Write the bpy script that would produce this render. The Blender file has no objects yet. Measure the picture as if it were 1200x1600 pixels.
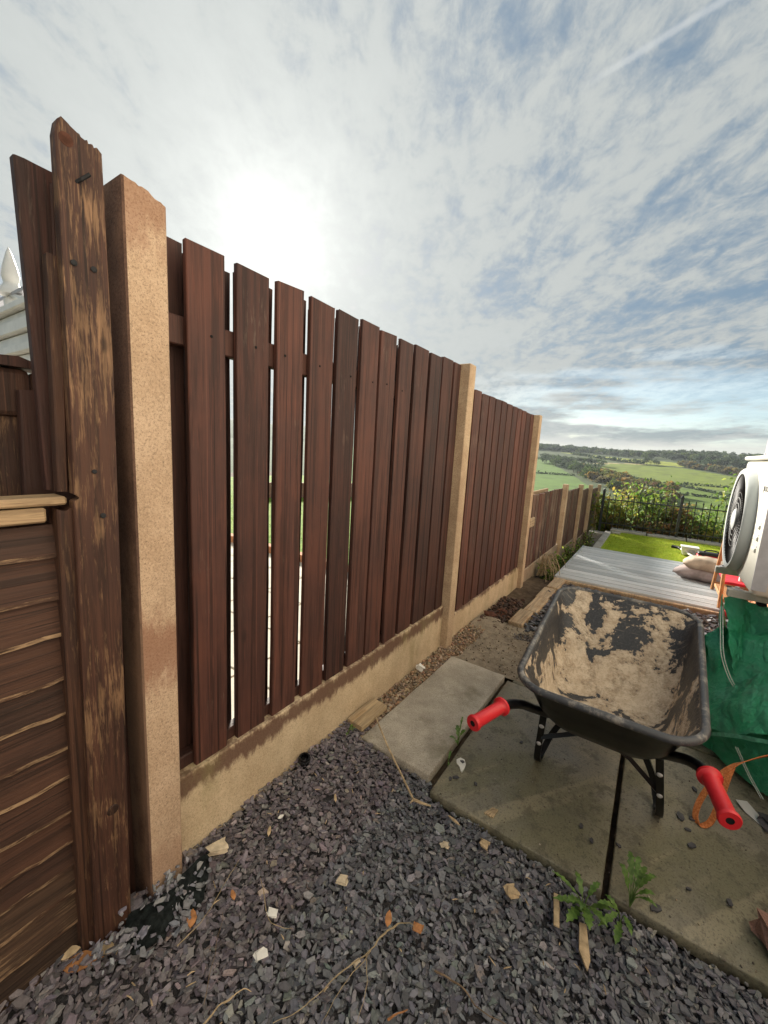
import bpy, bmesh, math, random
import numpy as np
from mathutils import Vector, Matrix, noise as mnoise
random.seed(11)
rng = np.random.default_rng(5)
S = bpy.context.scene
COL = S.collection
R = math.radians
# ------------------------------------------------------------------ camera
cam_d = bpy.data.cameras.new('camera'); cam = bpy.data.objects.new('camera', cam_d); COL.objects.link(cam)
cam_d.sensor_fit = 'VERTICAL'; cam_d.sensor_height = 24; cam_d.lens = 24 * 630.28 / 1600
cam_d.clip_start = .02; cam_d.clip_end = 9000
EYE = Vector((0, 0, 1.37))
def cam_matrix(yaw, pitch, roll):
    cy, sy, cp, sp = math.cos(yaw), math.sin(yaw), math.cos(pitch), math.sin(pitch)
    f = Vector((-sy*cp, cy*cp, -sp)); r = Vector((cy, sy, 0)); u = r.cross(f)
    c, s = math.cos(roll), math.sin(roll)
    r2, u2 = c*r + s*u, -s*r + c*u
    m = Matrix((r2, u2, -f)).transposed().to_4x4(); m.translation = EYE
    return m
cam.matrix_world = cam_matrix(0.589883, 0.159834, 0.057257)
S.camera = cam
S.view_settings.view_transform = 'Standard'; S.view_settings.look = 'None'
S.view_settings.gamma = 1; S.view_settings.use_curve_mapping = False
S.view_settings.exposure = 1.42
# ------------------------------------------------------------------ sun
SUN = Vector((-0.702, 0.599, 0.387)).normalized()
SUN_EL, SUN_AZ = math.asin(SUN.z), math.atan2(SUN.x, SUN.y)
sun_d = bpy.data.lights.new('sun', 'SUN'); sun_d.energy = 4.8; sun_d.angle = R(10); sun_d.color = (1, .93, .82)
sun = bpy.data.objects.new('sun', sun_d); COL.objects.link(sun)
sun.rotation_euler = SUN.to_track_quat('Z', 'Y').to_euler()
# ------------------------------------------------------------------ node helper
class NT:
    def __init__(s, tree): s.t = tree; s.n = tree.nodes; s.l = tree.links
    def new(s, typ, **kw):
        o = s.n.new(typ)
        for k, v in kw.items(): setattr(o, k, v)
        return o
    def put(s, sock, v):
        if hasattr(v, 'is_linked') or isinstance(v, bpy.types.NodeSocket): s.l.new(v, sock)
        elif isinstance(v, (tuple, list)) and len(v) == 3 and sock.type == 'RGBA': sock.default_value = (*v, 1)
        else: sock.default_value = v
    def math(s, op, a, b=0.0, c=None, clamp=False):
        o = s.new('ShaderNodeMath', operation=op, use_clamp=clamp)
        s.put(o.inputs[0], a); s.put(o.inputs[1], b)
        if c is not None: s.put(o.inputs[2], c)
        return o.outputs[0]
    def vmath(s, op, a, b=None):
        o = s.new('ShaderNodeVectorMath', operation=op); s.put(o.inputs[0], a)
        if b is not None: s.put(o.inputs[1], b)
        return o.outputs['Value'] if op in ('DOT_PRODUCT', 'LENGTH') else o.outputs[0]
    def scale(s, v, xyz): return s.vmath('MULTIPLY', v, xyz)
    def noise(s, vec, scale=5, detail=4, rough=.55, dist=0, col=False):
        o = s.new('ShaderNodeTexNoise'); s.put(o.inputs['Vector'], vec)
        for k, v in (('Scale', scale), ('Detail', detail), ('Roughness', rough), ('Distortion', dist)): s.put(o.inputs[k], v)
        return o.outputs['Color' if col else 'Fac']
    def voro(s, vec, scale, feature='F1', out='Distance'):
        o = s.new('ShaderNodeTexVoronoi', feature=feature); s.put(o.inputs['Vector'], vec); s.put(o.inputs['Scale'], scale)
        return o.outputs[out]
    def ss(s, v, a, b):
        o = s.new('ShaderNodeMapRange', interpolation_type='SMOOTHSTEP'); s.put(o.inputs[0], v)
        o.inputs[1].default_value = a; o.inputs[2].default_value = b
        return o.outputs[0]
    def ramp(s, v, stops):
        o = s.new('ShaderNodeValToRGB'); s.put(o.inputs[0], v); e = o.color_ramp.elements
        while len(e) < len(stops): e.new(.5)
        for k, (p, c) in enumerate(stops): e[k].position = p; e[k].color = (*c, 1)
        return o.outputs[0]
    def mix(s, f, a, b, mode='MIX'):
        o = s.new('ShaderNodeMix', data_type='RGBA', blend_type=mode)
        s.put(o.inputs[0], f); s.put(o.inputs[6], a); s.put(o.inputs[7], b)
        return o.outputs[2]
    def bump(s, h, strength=.3, dist=.01, normal=None):
        o = s.new('ShaderNodeBump'); s.put(o.inputs['Height'], h); s.put(o.inputs['Strength'], strength); s.put(o.inputs['Distance'], dist)
        if normal is not None: s.put(o.inputs['Normal'], normal)
        return o.outputs[0]
    def coord(s, kind='Object', spread=0):
        v = s.new('ShaderNodeTexCoord').outputs[kind]
        if spread:
            r = s.new('ShaderNodeObjectInfo').outputs['Random']
            c = s.new('ShaderNodeCombineXYZ')
            for i, k in enumerate((spread, spread*1.7, spread*.6)): s.put(c.inputs[i], s.math('MULTIPLY', r, k))
            v = s.vmath('ADD', v, c.outputs[0])
        return v
    def rand(s): return s.new('ShaderNodeObjectInfo').outputs['Random']
    def attr(s, name='Col'): return s.new('ShaderNodeAttribute', attribute_name=name).outputs['Color']
    def sep(s, v):
        o = s.new('ShaderNodeSeparateXYZ'); s.put(o.inputs[0], v); return o.outputs
# ------------------------------------------------------------------ world: veiled sun behind high cloud
W = bpy.data.worlds.new('World'); S.world = W; W.use_nodes = True
w = NT(W.node_tree); w.n.clear()
d = w.vmath('NORMALIZE', w.coord('Generated'))
dx, dy, dz = w.sep(d)
zz = w.math('ADD', w.math('MAXIMUM', dz, 0), .13)
cx = w.new('ShaderNodeCombineXYZ'); w.put(cx.inputs[0], w.math('DIVIDE', dx, zz)); w.put(cx.inputs[1], w.math('DIVIDE', dy, zz))
uv = cx.outputs[0]
rot = w.new('ShaderNodeVectorRotate', rotation_type='Z_AXIS'); w.put(rot.inputs['Vector'], uv); rot.inputs['Angle'].default_value = R(-34)
wisp = w.scale(rot.outputs[0], (1.7, .62, 1)); mott = w.scale(rot.outputs[0], (1.3, .85, 1))
n_big = w.noise(uv, 1.05, 5, .55, .5)
n_wisp = w.noise(wisp, 3.0, 10, .66, .35)
n_mott = w.noise(mott, 10.5, 9, .68, .3)
dens = w.math('ADD', w.math('ADD', w.math('MULTIPLY', n_big, .34), w.math('MULTIPLY', n_wisp, .40)), w.math('MULTIPLY', n_mott, .36))
cs = w.vmath('DOT_PRODUCT', d, tuple(SUN)); cs = w.math('MAXIMUM', cs, 0)
cover = w.ss(w.math('ADD', dens, w.math('MULTIPLY', w.math('POWER', cs, 6.0), .10)), 0.455, .635)
sky = w.new('ShaderNodeTexSky', sky_type='NISHITA', sun_disc=False, sun_elevation=SUN_EL, sun_rotation=SUN_AZ)
sky.air_density = 1.0; sky.dust_density = 1.2
glow = w.math('ADD', w.math('ADD', w.math('MULTIPLY', w.math('POWER', cs, 5.0), .50), w.math('MULTIPLY', w.math('POWER', cs, 30.0), .85)),
              w.math('ADD', w.math('MULTIPLY', w.math('POWER', cs, 90.0), .35), w.math('MULTIPLY', w.math('POWER', cs, 260.0), .9)))
glow = w.math('MULTIPLY', glow, w.math('ADD', .78, w.math('MULTIPLY', w.ss(dens, .38, .70), .5)))
base = w.mix(cover, (.46, .66, .90), (1.93, 2.06, 2.03))
lit = w.mix(1.0, base, w.mix(w.math('MULTIPLY', glow, .1, clamp=False), (0, 0, 0), (10, 9.8, 9.2)), 'ADD')
# blue gaps, widest low over the far hills
low = w.math('SUBTRACT', 1.0, w.ss(dz, .03, .30))
strip = w.noise(w.scale(d, (2.2, 2.2, 14.0)), 1.7, 5, .55)
hole = w.math('MULTIPLY', w.math('SUBTRACT', 1.0, w.ss(w.math('ADD', strip, w.math('MULTIPLY', cover, .10)), .46, .68)), low)
hole = w.math('MULTIPLY', hole, w.math('SUBTRACT', 1.0, w.ss(cs, .72, .93)))
thin = w.math('MULTIPLY', w.math('SUBTRACT', 1.0, cover), .28)
hole = w.math('MAXIMUM', hole, thin)
skyc = w.mix(w.math('MULTIPLY', hole, .8), lit, w.mix(.5, sky.outputs[0], (1.75, 2.7, 3.2)))
bank = w.math('MULTIPLY', w.ss(dz, -.01, .015), w.math('SUBTRACT', 1.0, w.ss(w.math('ADD', dz, w.math('MULTIPLY', w.noise(w.scale(d, (5, 5, 20)), 3, 4), .02)), .042, .060)))
skyc = w.mix(w.math('MULTIPLY', bank, .75), skyc, (2.75, 2.75, 2.55))
tn = w.math('ABSOLUTE', w.math('ADD', w.vmath('DOT_PRODUCT', d, (-.1742, -.6181, .7665)), w.math('MULTIPLY', w.math('SUBTRACT', w.noise(uv, 6, 3), .5), .006)))
trail = w.math('MULTIPLY', w.math('SUBTRACT', 1.0, w.ss(tn, .001, .0075)), w.ss(w.vmath('DOT_PRODUCT', d, (-.0589, .7836, .6185)), .99, .9985))
skyc = w.mix(w.math('MULTIPLY', trail, .38), skyc, (2.9, 3.0, 3.0))
bg = w.new('ShaderNodeBackground'); w.put(bg.inputs[0], skyc); bg.inputs[1].default_value = .1
wo = w.new('ShaderNodeOutputWorld'); w.l.new(bg.outputs[0], wo.inputs[0])
# ------------------------------------------------------------------ materials
MATS = {}
def mat(name, rough=.8, spec=.3):
    m = bpy.data.materials.new(name); m.use_nodes = True
    n = NT(m.node_tree); b = m.node_tree.nodes['Principled BSDF']
    b.inputs['Roughness'].default_value = rough; b.inputs['Specular IOR Level'].default_value = spec
    MATS[name] = m
    return n, b
def simple(name, col, rough=.6, spec=.4, var=.25, scale=20, bump=0.0, metal=0):
    n, b = mat(name, rough, spec); c = n.coord('Object')
    f = n.noise(c, scale, 5, .6)
    lo = tuple(x*(1-var) for x in col); hi = tuple(min(1, x*(1+var)) for x in col)
    n.put(b.inputs['Base Color'], n.mix(n.ss(f, .3, .7), lo, hi)); b.inputs['Metallic'].default_value = metal
    if bump: n.put(b.inputs['Normal'], n.bump(f, bump, .004))
    return MATS[name]
def wood(name, dark, red, pale, wear, grain=(38, 38, 1.6), axis='z', rough=.62, edge=0.0):
    """stained timber: brown stain over pale wood, grain along the object's own length, worn through by an amount 'wear'"""
    n, b = mat(name, rough, .35)
    c = n.coord('Object', 40)
    g = {'z': grain, 'y': (grain[0], grain[2], grain[1]), 'x': (grain[2], grain[0], grain[1])}[axis]
    gr = n.noise(n.scale(c, g), 1.0, 6, .65, .6)
    fine = n.noise(n.scale(c, tuple(x*4 for x in g)), 1.0, 3, .6)
    blot = n.noise(c, 3.2, 4, .6)
    streak = n.noise(n.scale(c, tuple(x*.5 if x > 5 else x*.45 for x in g)), 1.0, 5, .65, .4)
    stain = n.mix(n.ss(n.math('ADD', n.math('MULTIPLY', blot, .6), n.math('MULTIPLY', streak, .4)), .38, .64), dark, red)
    stain = n.mix(n.math('MULTIPLY', n.ss(gr, .42, .66), .72), stain, tuple(x*.36 for x in dark))
    stain = n.mix(n.math('MULTIPLY', n.ss(fine, .56, .72), .35), stain, tuple(min(.9, x*1.7) for x in red))
    line = n.noise(n.scale(c, tuple(x*3.2 if x > 5 else x*.35 for x in g)), 1.0, 2, .5)
    stain = n.mix(n.math('MULTIPLY', n.ss(line, .60, .68), .75), stain, tuple(x*.22 for x in dark))
    stain = n.mix(n.math('MULTIPLY', n.ss(line, .34, .28), .4), stain, tuple(min(.9, x*1.9) for x in red))
    stain = n.mix(1.0, stain, n.ramp(n.rand(), [(0, (.55, .55, .58)), (.35, (.95, .92, .92)), (.7, (.72, .68, .68)), (1, (1.35, 1.22, 1.15))]), 'MULTIPLY')
    k = n.voro(n.scale(c, tuple(x*.16 if x > 5 else x*1.6 for x in g)), 1.0)
    knot = n.math('SUBTRACT', 1.0, n.ss(k, .03, .10))
    fg = tuple(x*2.6 if x > 5 else x*5.0 for x in g)
    flake = n.noise(n.scale(c, fg), 1.0, 5, .7, .5)
    worn = n.math('ADD', n.math('MULTIPLY', gr, .30), n.math('ADD', n.math('MULTIPLY', flake, .60), n.math('MULTIPLY', n.noise(c, 5.5, 4, .6), .50)))
    worn = n.math('MULTIPLY', n.ss(worn, 1.10-wear, 1.24-wear), n.math('ADD', .55, n.math('MULTIPLY', n.ss(fine, .35, .6), .45)))
    paleg = n.mix(n.ss(gr, .35, .7), pale, tuple(x*.5 for x in pale))
    paleg = n.mix(n.math('MULTIPLY', n.ss(fine, .5, .68), .5), paleg, tuple(x*.3 for x in pale))
    colr = n.mix(worn, stain, paleg)
    colr = n.mix(n.math('MULTIPLY', knot, .7), colr, tuple(x*.35 for x in dark))
    n.put(b.inputs['Base Color'], colr)
    n.put(b.inputs['Roughness'], n.math('ADD', rough-.12, n.math('MULTIPLY', fine, .3)))
    h = n.math('SUBTRACT', n.math('ADD', gr, n.math('MULTIPLY', fine, .4)), n.math('MULTIPLY', worn, .35))
    n.put(b.inputs['Normal'], n.bump(h, .45, .004))
    return MATS[name]
BROWN, RED, PALE = (.078, .036, .029), (.125, .050, .035), (.40, .26, .155)
wood('plank_wood', BROWN, RED, (.20, .13, .10), .30)
wood('back_wood', (.06, .03, .024), (.09, .04, .03), (.14, .09, .06), .28)
wood('red_wood', (.105, .046, .034), (.16, .06, .04), (.24, .15, .11), .36)
wood('grey_wood', (.14, .085, .062), (.19, .10, .07), (.30, .21, .15), .42)
wood('worn_wood', (.066, .031, .022), (.105, .048, .030), (.36, .205, .11), .415, (60, 60, 2.6))
wood('batten_wood', (.062, .030, .021), (.105, .05, .029), (.30, .175, .095), .36, (60, 60, 2.6))
wood('lap_wood', (.066, .032, .021), (.105, .05, .03), (.34, .20, .11), .29, (60, 60, 1.8), 'y')
wood('lap_edge', (.08, .042, .028), (.13, .07, .042), (.50, .33, .19), .46, (60, 60, 4), 'y')
wood('lap_worn', (.07, .042, .028), (.11, .065, .04), (.34, .215, .12), .39, (60, 60, 1.8), 'y')
wood('cap_wood', (.12, .07, .045), (.2, .12, .07), (.55, .38, .22), .62, (60, 60, 2), 'y')
wood('raw_wood', (.36, .24, .12), (.45, .31, .17), (.55, .42, .26), .5, (60, 60, 2), 'y')
wood('sleeper_wood', (.42, .29, .16), (.5, .35, .2), (.6, .46, .3), .5, (50, 50, 2), 'y')
wood('orange_wood', (.55, .26, .09), (.62, .32, .13), (.7, .42, .2), .4)
def concrete(name, base, dark, stainc=None, green=None, speck=.5, bump=.4):
    n, b = mat(name, .88, .25); c = n.coord('Object', 9)
    f = n.noise(c, 7, 7, .65); s1 = n.noise(c, 160, 3, .7); s2 = n.voro(c, 130)
    col = n.mix(n.ss(f, .33, .68), dark, base)
    grain = n.noise(c, 330, 2, .6)
    col = n.mix(n.math('MULTIPLY', n.ss(s1, .54, .66), speck), col, tuple(x*.38 for x in dark))
    col = n.mix(n.math('MULTIPLY', n.ss(grain, .58, .66), speck*1.2), col, tuple(x*.25 for x in dark))
    col = n.mix(n.math('MULTIPLY', n.ss(n.noise(n.scale(c, (1, 1, .4)), 3.1, 4, .6), .45, .68), .35), col, tuple(x*.62 for x in dark))
    col = n.mix(n.math('MULTIPLY', n.ss(s1, .50, .30), speck*.6), col, tuple(min(.8, x*1.35) for x in base))
    if stainc:
        z = n.sep(c)[2]
        pos = n.new('ShaderNodeTexCoord').outputs['Object']; z = n.sep(pos)[2]
        for (zc, wd, amt) in stainc[1]:
            ed = n.math('ADD', n.math('ABSOLUTE', n.math('SUBTRACT', z, zc)), n.math('MULTIPLY', n.math('SUBTRACT', n.noise(n.scale(pos, (1, 1, .35)), 17, 6, .75), .5), wd*2.8))
            col = n.mix(n.math('MULTIPLY', n.math('SUBTRACT', 1.0, n.ss(ed, wd*.35, wd)), amt), col, stainc[0])
    if green:
        col = n.mix(n.math('MULTIPLY', n.ss(n.noise(n.scale(c, (1, 1, .5)), 4, 5, .65), .52, .72), .55), col, green)
    n.put(b.inputs['Base Color'], col)
    n.put(b.inputs['Normal'], n.bump(n.math('ADD', n.math('MULTIPLY', s1, .6), n.math('ADD', n.math('MULTIPLY', s2, .5), f)), bump, .004))
    return MATS[name]
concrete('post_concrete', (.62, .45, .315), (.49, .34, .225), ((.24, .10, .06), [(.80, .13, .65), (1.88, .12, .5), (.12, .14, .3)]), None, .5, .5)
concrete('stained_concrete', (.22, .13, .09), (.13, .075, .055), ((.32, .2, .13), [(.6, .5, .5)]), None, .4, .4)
concrete('thin_post_concrete', (.60, .45, .30), (.45, .31, .2))
concrete('board_concrete', (.70, .55, .37), (.56, .42, .27), ((.10, .042, .03), [(.30, .055, .85)]), (.24, .2, .085), .4)
concrete('low_board_concrete', (.46, .36, .25), (.36, .26, .18), None, (.2, .17, .1), .4)
concrete('slab_concrete', (.52, .47, .39), (.36, .32, .26), None, (.13, .115, .06), .5, .5)
concrete('kerb_stone', (.5, .47, .41), (.36, .33, .28), None, (.2, .19, .15), .4)
concrete('pale_paving', (.62, .56, .46), (.52, .47, .38), None, None, .2)
concrete('brick_red', (.58, .27, .14), (.48, .20, .10), None, None, .4)
concrete('brick_pink', (.40, .24, .18), (.3, .17, .13), None, None, .4)
concrete('bounce_render', (.74, .70, .62), (.68, .63, .55), None, None, .15, .3)
concrete('mortar', (.55, .5, .42), (.45, .4, .33))
def wet_slab():
    n, b = mat('wet_slab', .5, .5); c = n.new('ShaderNodeTexCoord').outputs['Object']
    f = n.noise(c, 3.2, 7, .68); s1 = n.noise(c, 150, 3, .7); g = n.noise(c, 1.6, 5, .6)
    st = n.noise(n.scale(c, (14, 1.6, 1)), 1.3, 4, .6)
    col = n.mix(n.ss(f, .32, .7), (.20, .183, .135), (.40, .36, .27))
    col = n.mix(n.math('MULTIPLY', n.ss(g, .44, .60), .7), col, (.125, .125, .06))
    rotv = n.new('ShaderNodeVectorRotate', rotation_type='Z_AXIS'); n.put(rotv.inputs['Vector'], c); rotv.inputs['Angle'].default_value = R(35)
    st = n.noise(n.scale(rotv.outputs[0], (5, .25, 1)), 1.5, 3, .6)
    col = n.mix(n.math('MULTIPLY', n.ss(st, .56, .66), .6), col, (.36, .32, .21))
    col = n.mix(n.math('MULTIPLY', n.ss(s1, .53, .66), .6), col, (.05, .045, .035))
    col = n.mix(n.math('MULTIPLY', n.ss(n.noise(c, 11, 6, .7), .50, .64), .7), col, (.095, .085, .058))
    col = n.mix(n.math('MULTIPLY', n.ss(n.noise(c, 38, 4, .7), .56, .66), .55), col, (.07, .062, .045))
    col = n.mix(n.math('MULTIPLY', n.ss(s1, .46, .3), .3), col, (.3, .27, .2))
    n.put(b.inputs['Base Color'], col)
    n.put(b.inputs['Roughness'], n.math('ADD', .30, n.math('MULTIPLY', n.ss(f, .3, .6), .40)))
    n.put(b.inputs['Normal'], n.bump(n.math('ADD', s1, f), .35, .004))
wet_slab()
def soil_mat(name, a, bcol, sc=18):
    n, b = mat(name, .95, .15); c = n.coord('Object'); f = n.noise(c, sc, 8, .7); f2 = n.noise(c, 2.5, 4)
    n.put(b.inputs['Base Color'], n.mix(n.ss(n.math('ADD', n.math('MULTIPLY', f, .6), n.math('MULTIPLY', f2, .4)), .35, .65), a, bcol))
    n.put(b.inputs['Normal'], n.bump(f, .8, .015))
soil_mat('soil', (.055, .038, .026), (.15, .11, .075)); soil_mat('dark_soil', (.03, .026, .025), (.06, .05, .045))
soil_mat('slate_dust', (.05, .047, .05), (.09, .086, .09), 60); soil_mat('dusty_soil', (.19, .155, .115), (.34, .285, .215), 26)
def attr_mat(name, rough=.75, spec=.35, bump=.25, sc=60, trans=0):
    n, b = mat(name, rough, spec); c = n.coord('Object'); f = n.noise(c, sc, 4, .65)
    n.put(b.inputs['Base Color'], n.mix(n.math('MULTIPLY', n.ss(f, .4, .7), .35), n.attr(), (.02, .02, .02)))
    if bump: n.put(b.inputs['Normal'], n.bump(f, bump, .004))
    if trans:
        t = n.new('ShaderNodeBsdfTranslucent'); n.put(t.inputs[0], n.attr())
        mx = n.new('ShaderNodeMixShader'); mx.inputs[0].default_value = trans
        o = n.n['Material Output']; n.l.new(b.outputs[0], mx.inputs[1]); n.l.new(t.outputs[0], mx.inputs[2]); n.l.new(mx.outputs[0], o.inputs[0])
attr_mat('slate', .55, .5, .25, 110); attr_mat('stone_pieces', .85, .2, .4, 120); attr_mat('leafy', .55, .4, 0, 40, .5); attr_mat('far_leafy', .9, .1, 0, .6, .3)
attr_mat('land', .95, .1, 0, .05)
def tray_mat():
    n, b = mat('tray_clay', .7, .4); c = n.new('ShaderNodeTexCoord').outputs['Object']
    p = n.noise(n.scale(c, (1, 1, 1)), 4.6, 6, .60, .9); p2 = n.noise(c, 26, 5, .7); fine = n.noise(c, 130, 3, .7)
    z = n.sep(c)[2]
    sx = n.math('ABSOLUTE', n.math('ADD', n.sep(c)[0], 0.0))
    v = n.math('ADD', n.math('ADD', n.math('SUBTRACT', p, n.math('MULTIPLY', n.ss(sx, .17, .26), .07)), n.math('MULTIPLY', n.math('SUBTRACT', p2, .5), .34)), n.math('MULTIPLY', n.ss(z, .34, .66), -.085))
    clay = n.ss(v, .425, .437)
    dustc = n.mix(n.ss(p2, .35, .65), (.56, .43, .30), (.72, .59, .44))
    dustc = n.mix(n.math('MULTIPLY', n.ss(fine, .5, .66), .5), dustc, (.36, .26, .17))
    blk = n.mix(n.ss(fine, .45, .75), (.028, .029, .033), (.07, .068, .07))
    scr = n.noise(n.scale(c, (3, 60, 8)), 1.5, 3, .7)
    blk = n.mix(n.math('MULTIPLY', n.ss(scr, .62, .7), .5), blk, (.3, .25, .19))
    dustc = n.mix(n.math('MULTIPLY', n.math('SUBTRACT', 1.0, n.ss(v, .43, .50)), .6), dustc, (.34, .25, .17))
    n.put(b.inputs['Base Color'], n.mix(n.math('MULTIPLY', clay, .94), blk, dustc))
    n.put(b.inputs['Roughness'], n.math('ADD', .42, n.math('MULTIPLY', clay, .45)))
    n.put(b.inputs['Normal'], n.bump(n.math('ADD', n.math('MULTIPLY', n.ss(v, .42, .56), 1.2), n.math('ADD', n.math('MULTIPLY', fine, .25), n.math('MULTIPLY', p2, .5))), .7, .008))
tray_mat()
def scuffed(name, col, rough, spec, dust, amt, sc=30):
    n, b = mat(name, rough, spec); c = n.coord('Object'); f = n.noise(c, sc, 6, .7); g = n.noise(c, 6, 4, .6)
    n.put(b.inputs['Base Color'], n.mix(n.math('MULTIPLY', n.ss(n.math('ADD', n.math('MULTIPLY', f, .6), n.math('MULTIPLY', g, .4)), .64-amt, .74-amt*.6), .8), col, dust))
    n.put(b.inputs['Roughness'], n.math('ADD', rough-.08, n.math('MULTIPLY', f, .25)))
    n.put(b.inputs['Normal'], n.bump(f, .12, .003))
scuffed('black_paint', (.005, .005, .006), .30, .4, (.2, .18, .16), -.02)
scuffed('rim_black', (.05, .052, .058), .42, .5, (.33, .3, .26), .16)
scuffed('red_grip', (.62, .022, .03), .38, .5, (.7, .2, .18), .04)
scuffed('galvanised', (.5, .5, .5), .35, .5, (.3, .28, .25), .1)
simple('bore_black', (.006, .006, .006), .9)
def tarp_mat():
    n, b = mat('green_tarp', .5, .4); c = n.new('ShaderNodeTexCoord').outputs['Object']
    wv = n.new('ShaderNodeTexWave', wave_type='BANDS', bands_direction='Y'); n.put(wv.inputs['Vector'], c); wv.inputs['Scale'].default_value = 110; wv.inputs['Distortion'].default_value = 1.5
    wz = n.new('ShaderNodeTexWave', wave_type='BANDS', bands_direction='Z'); n.put(wz.inputs['Vector'], c); wz.inputs['Scale'].default_value = 110; wz.inputs['Distortion'].default_value = 1.5
    f = n.noise(c, 9, 6, .65, .6); cr = n.noise(c, 24, 6, .6, 1.2)
    col = n.mix(n.ss(f, .35, .7), (.07, .62, .29), (.17, .76, .46))
    col = n.mix(n.math('MULTIPLY', n.ss(cr, .60, .72), .5), col, (.34, .72, .54))
    col = n.mix(n.math('MULTIPLY', n.ss(n.noise(c, 5, 4), .58, .7), .45), col, (.2, .22, .15))
    n.put(b.inputs['Base Color'], col)
    h = n.math('ADD', n.math('MULTIPLY', n.math('ADD', wv.outputs['Fac'], wz.outputs['Fac']), .08), n.math('ADD', cr, n.math('MULTIPLY', f, 1.6)))
    n.put(b.inputs['Normal'], n.bump(h, .9, .035))
    t = n.new('ShaderNodeBsdfTranslucent'); n.put(t.inputs[0], col); mx = n.new('ShaderNodeMixShader'); mx.inputs[0].default_value = .22
    o = n.n['Material Output']; n.l.new(b.outputs[0], mx.inputs[1]); n.l.new(t.outputs[0], mx.inputs[2]); n.l.new(mx.outputs[0], o.inputs[0])
tarp_mat()
simple('stitch_white', (.62, .68, .62), .8, .2, .2, 200)
simple('seam_green', (.12, .40, .26), .6, .3, .3, 60)
def strap_mat():
    n, b = mat('orange_strap', .8, .2); c = n.coord('Object'); f = n.noise(c, 140, 3, .7)
    n.put(b.inputs['Base Color'], n.mix(n.ss(f, .35, .65), (.50, .15, .045), (.72, .27, .10))); n.put(b.inputs['Normal'], n.bump(f, .6, .003))
strap_mat()
simple('cream_casing', (.66, .65, .57), .42, .4, .06, 6); simple('bounce_tint_side', (.60, .50, .42), .5, .35, .08, 5)
simple('bezel_grey', (.60, .63, .62), .4, .4, .05, 8); simple('grille_black', (.015, .015, .016), .5, .4, .2); simple('grille_line', (.24, .24, .23), .4, .5, .2)
simple('bracket_grey', (.50, .48, .42), .45, .4, .15, 20); simple('rubber', (.02, .02, .022), .7, .3); simple('letter_grey', (.12, .12, .12), .6)
simple('white_plastic', (.74, .73, .70), .4, .4, .08, 6); simple('pipe_grey', (.45, .44, .47), .5, .4, .1)
simple('red_fabric', (.50, .03, .05), .8, .2, .3, 14, .3); simple('tool_red', (.55, .02, .03), .45, .4, .2); simple('tool_black', (.012, .012, .013), .5, .4, .3)
simple('sack_tan', (.42, .34, .26), .85, .2, .25, 9, .5); simple('sack_grey', (.30, .25, .24), .85, .2, .3, 9, .5)
simple('railing_paint', (.014, .018, .022), .4, .5, .3); simple('bark', (.12, .085, .06), .9, .2, .4, 12, .6)
simple('slate_dark', (.08, .078, .085), .6, .4, .3, 40); simple('shell_white', (.78, .76, .70), .7, .3, .1, 30, .3)
simple('membrane', (.03, .036, .036), .95, .15, .5, 60, .6); simple('stem_straw', (.36, .28, .17), .8, .2, .3, 30); simple('stem_brown', (.20, .14, .09), .85, .2, .4, 30)
simple('leaf_orange', (.42, .19, .075), .75, .3, .35, 40, .4); simple('leaf_tan', (.48, .36, .22), .8, .2, .3, 40, .4); simple('cream_stone', (.60, .50, .36), .85, .2, .25, 30, .4)
simple('stem_green', (.10, .17, .04), .6, .3, .3, 20); simple('dirt_red', (.11, .05, .035), .95, .1, .4, 30, .7)
def turf(name, a, bcol, c3):
    n, b = mat(name, .9, .15); c = n.coord('Object'); f = n.noise(c, 9, 6, .7); g = n.noise(c, 1.6, 3)
    n.put(b.inputs['Base Color'], n.mix(n.math('MULTIPLY', n.ss(g, .4, .7), .5), n.mix(n.ss(f, .35, .65), a, bcol), c3)); n.put(b.inputs['Normal'], n.bump(n.noise(c, 90, 3), .8, .02))
turf('lawn_turf', (.26, .36, .02), (.40, .50, .035), (.50, .52, .06)); turf('far_turf', (.12, .21, .03), (.20, .30, .05), (.26, .33, .06))
def deck_mat():
    n, b = mat('deck_composite', .36, .5); c = n.coord('Object', 5); st = n.noise(n.scale(c, (3, 90, 30)), 1, 4, .6); f = n.noise(c, 4, 4)
    n.put(b.inputs['Base Color'], n.mix(n.ss(n.math('ADD', n.math('MULTIPLY', st, .5), n.math('MULTIPLY', n.rand(), .5)), .25, .75), (.40, .43, .44), n.mix(n.ss(f, .4, .7), (.68, .70, .71), (.58, .62, .64)))); n.put(b.inputs['Normal'], n.bump(st, .3, .003))
deck_mat()
M = MATS
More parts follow.
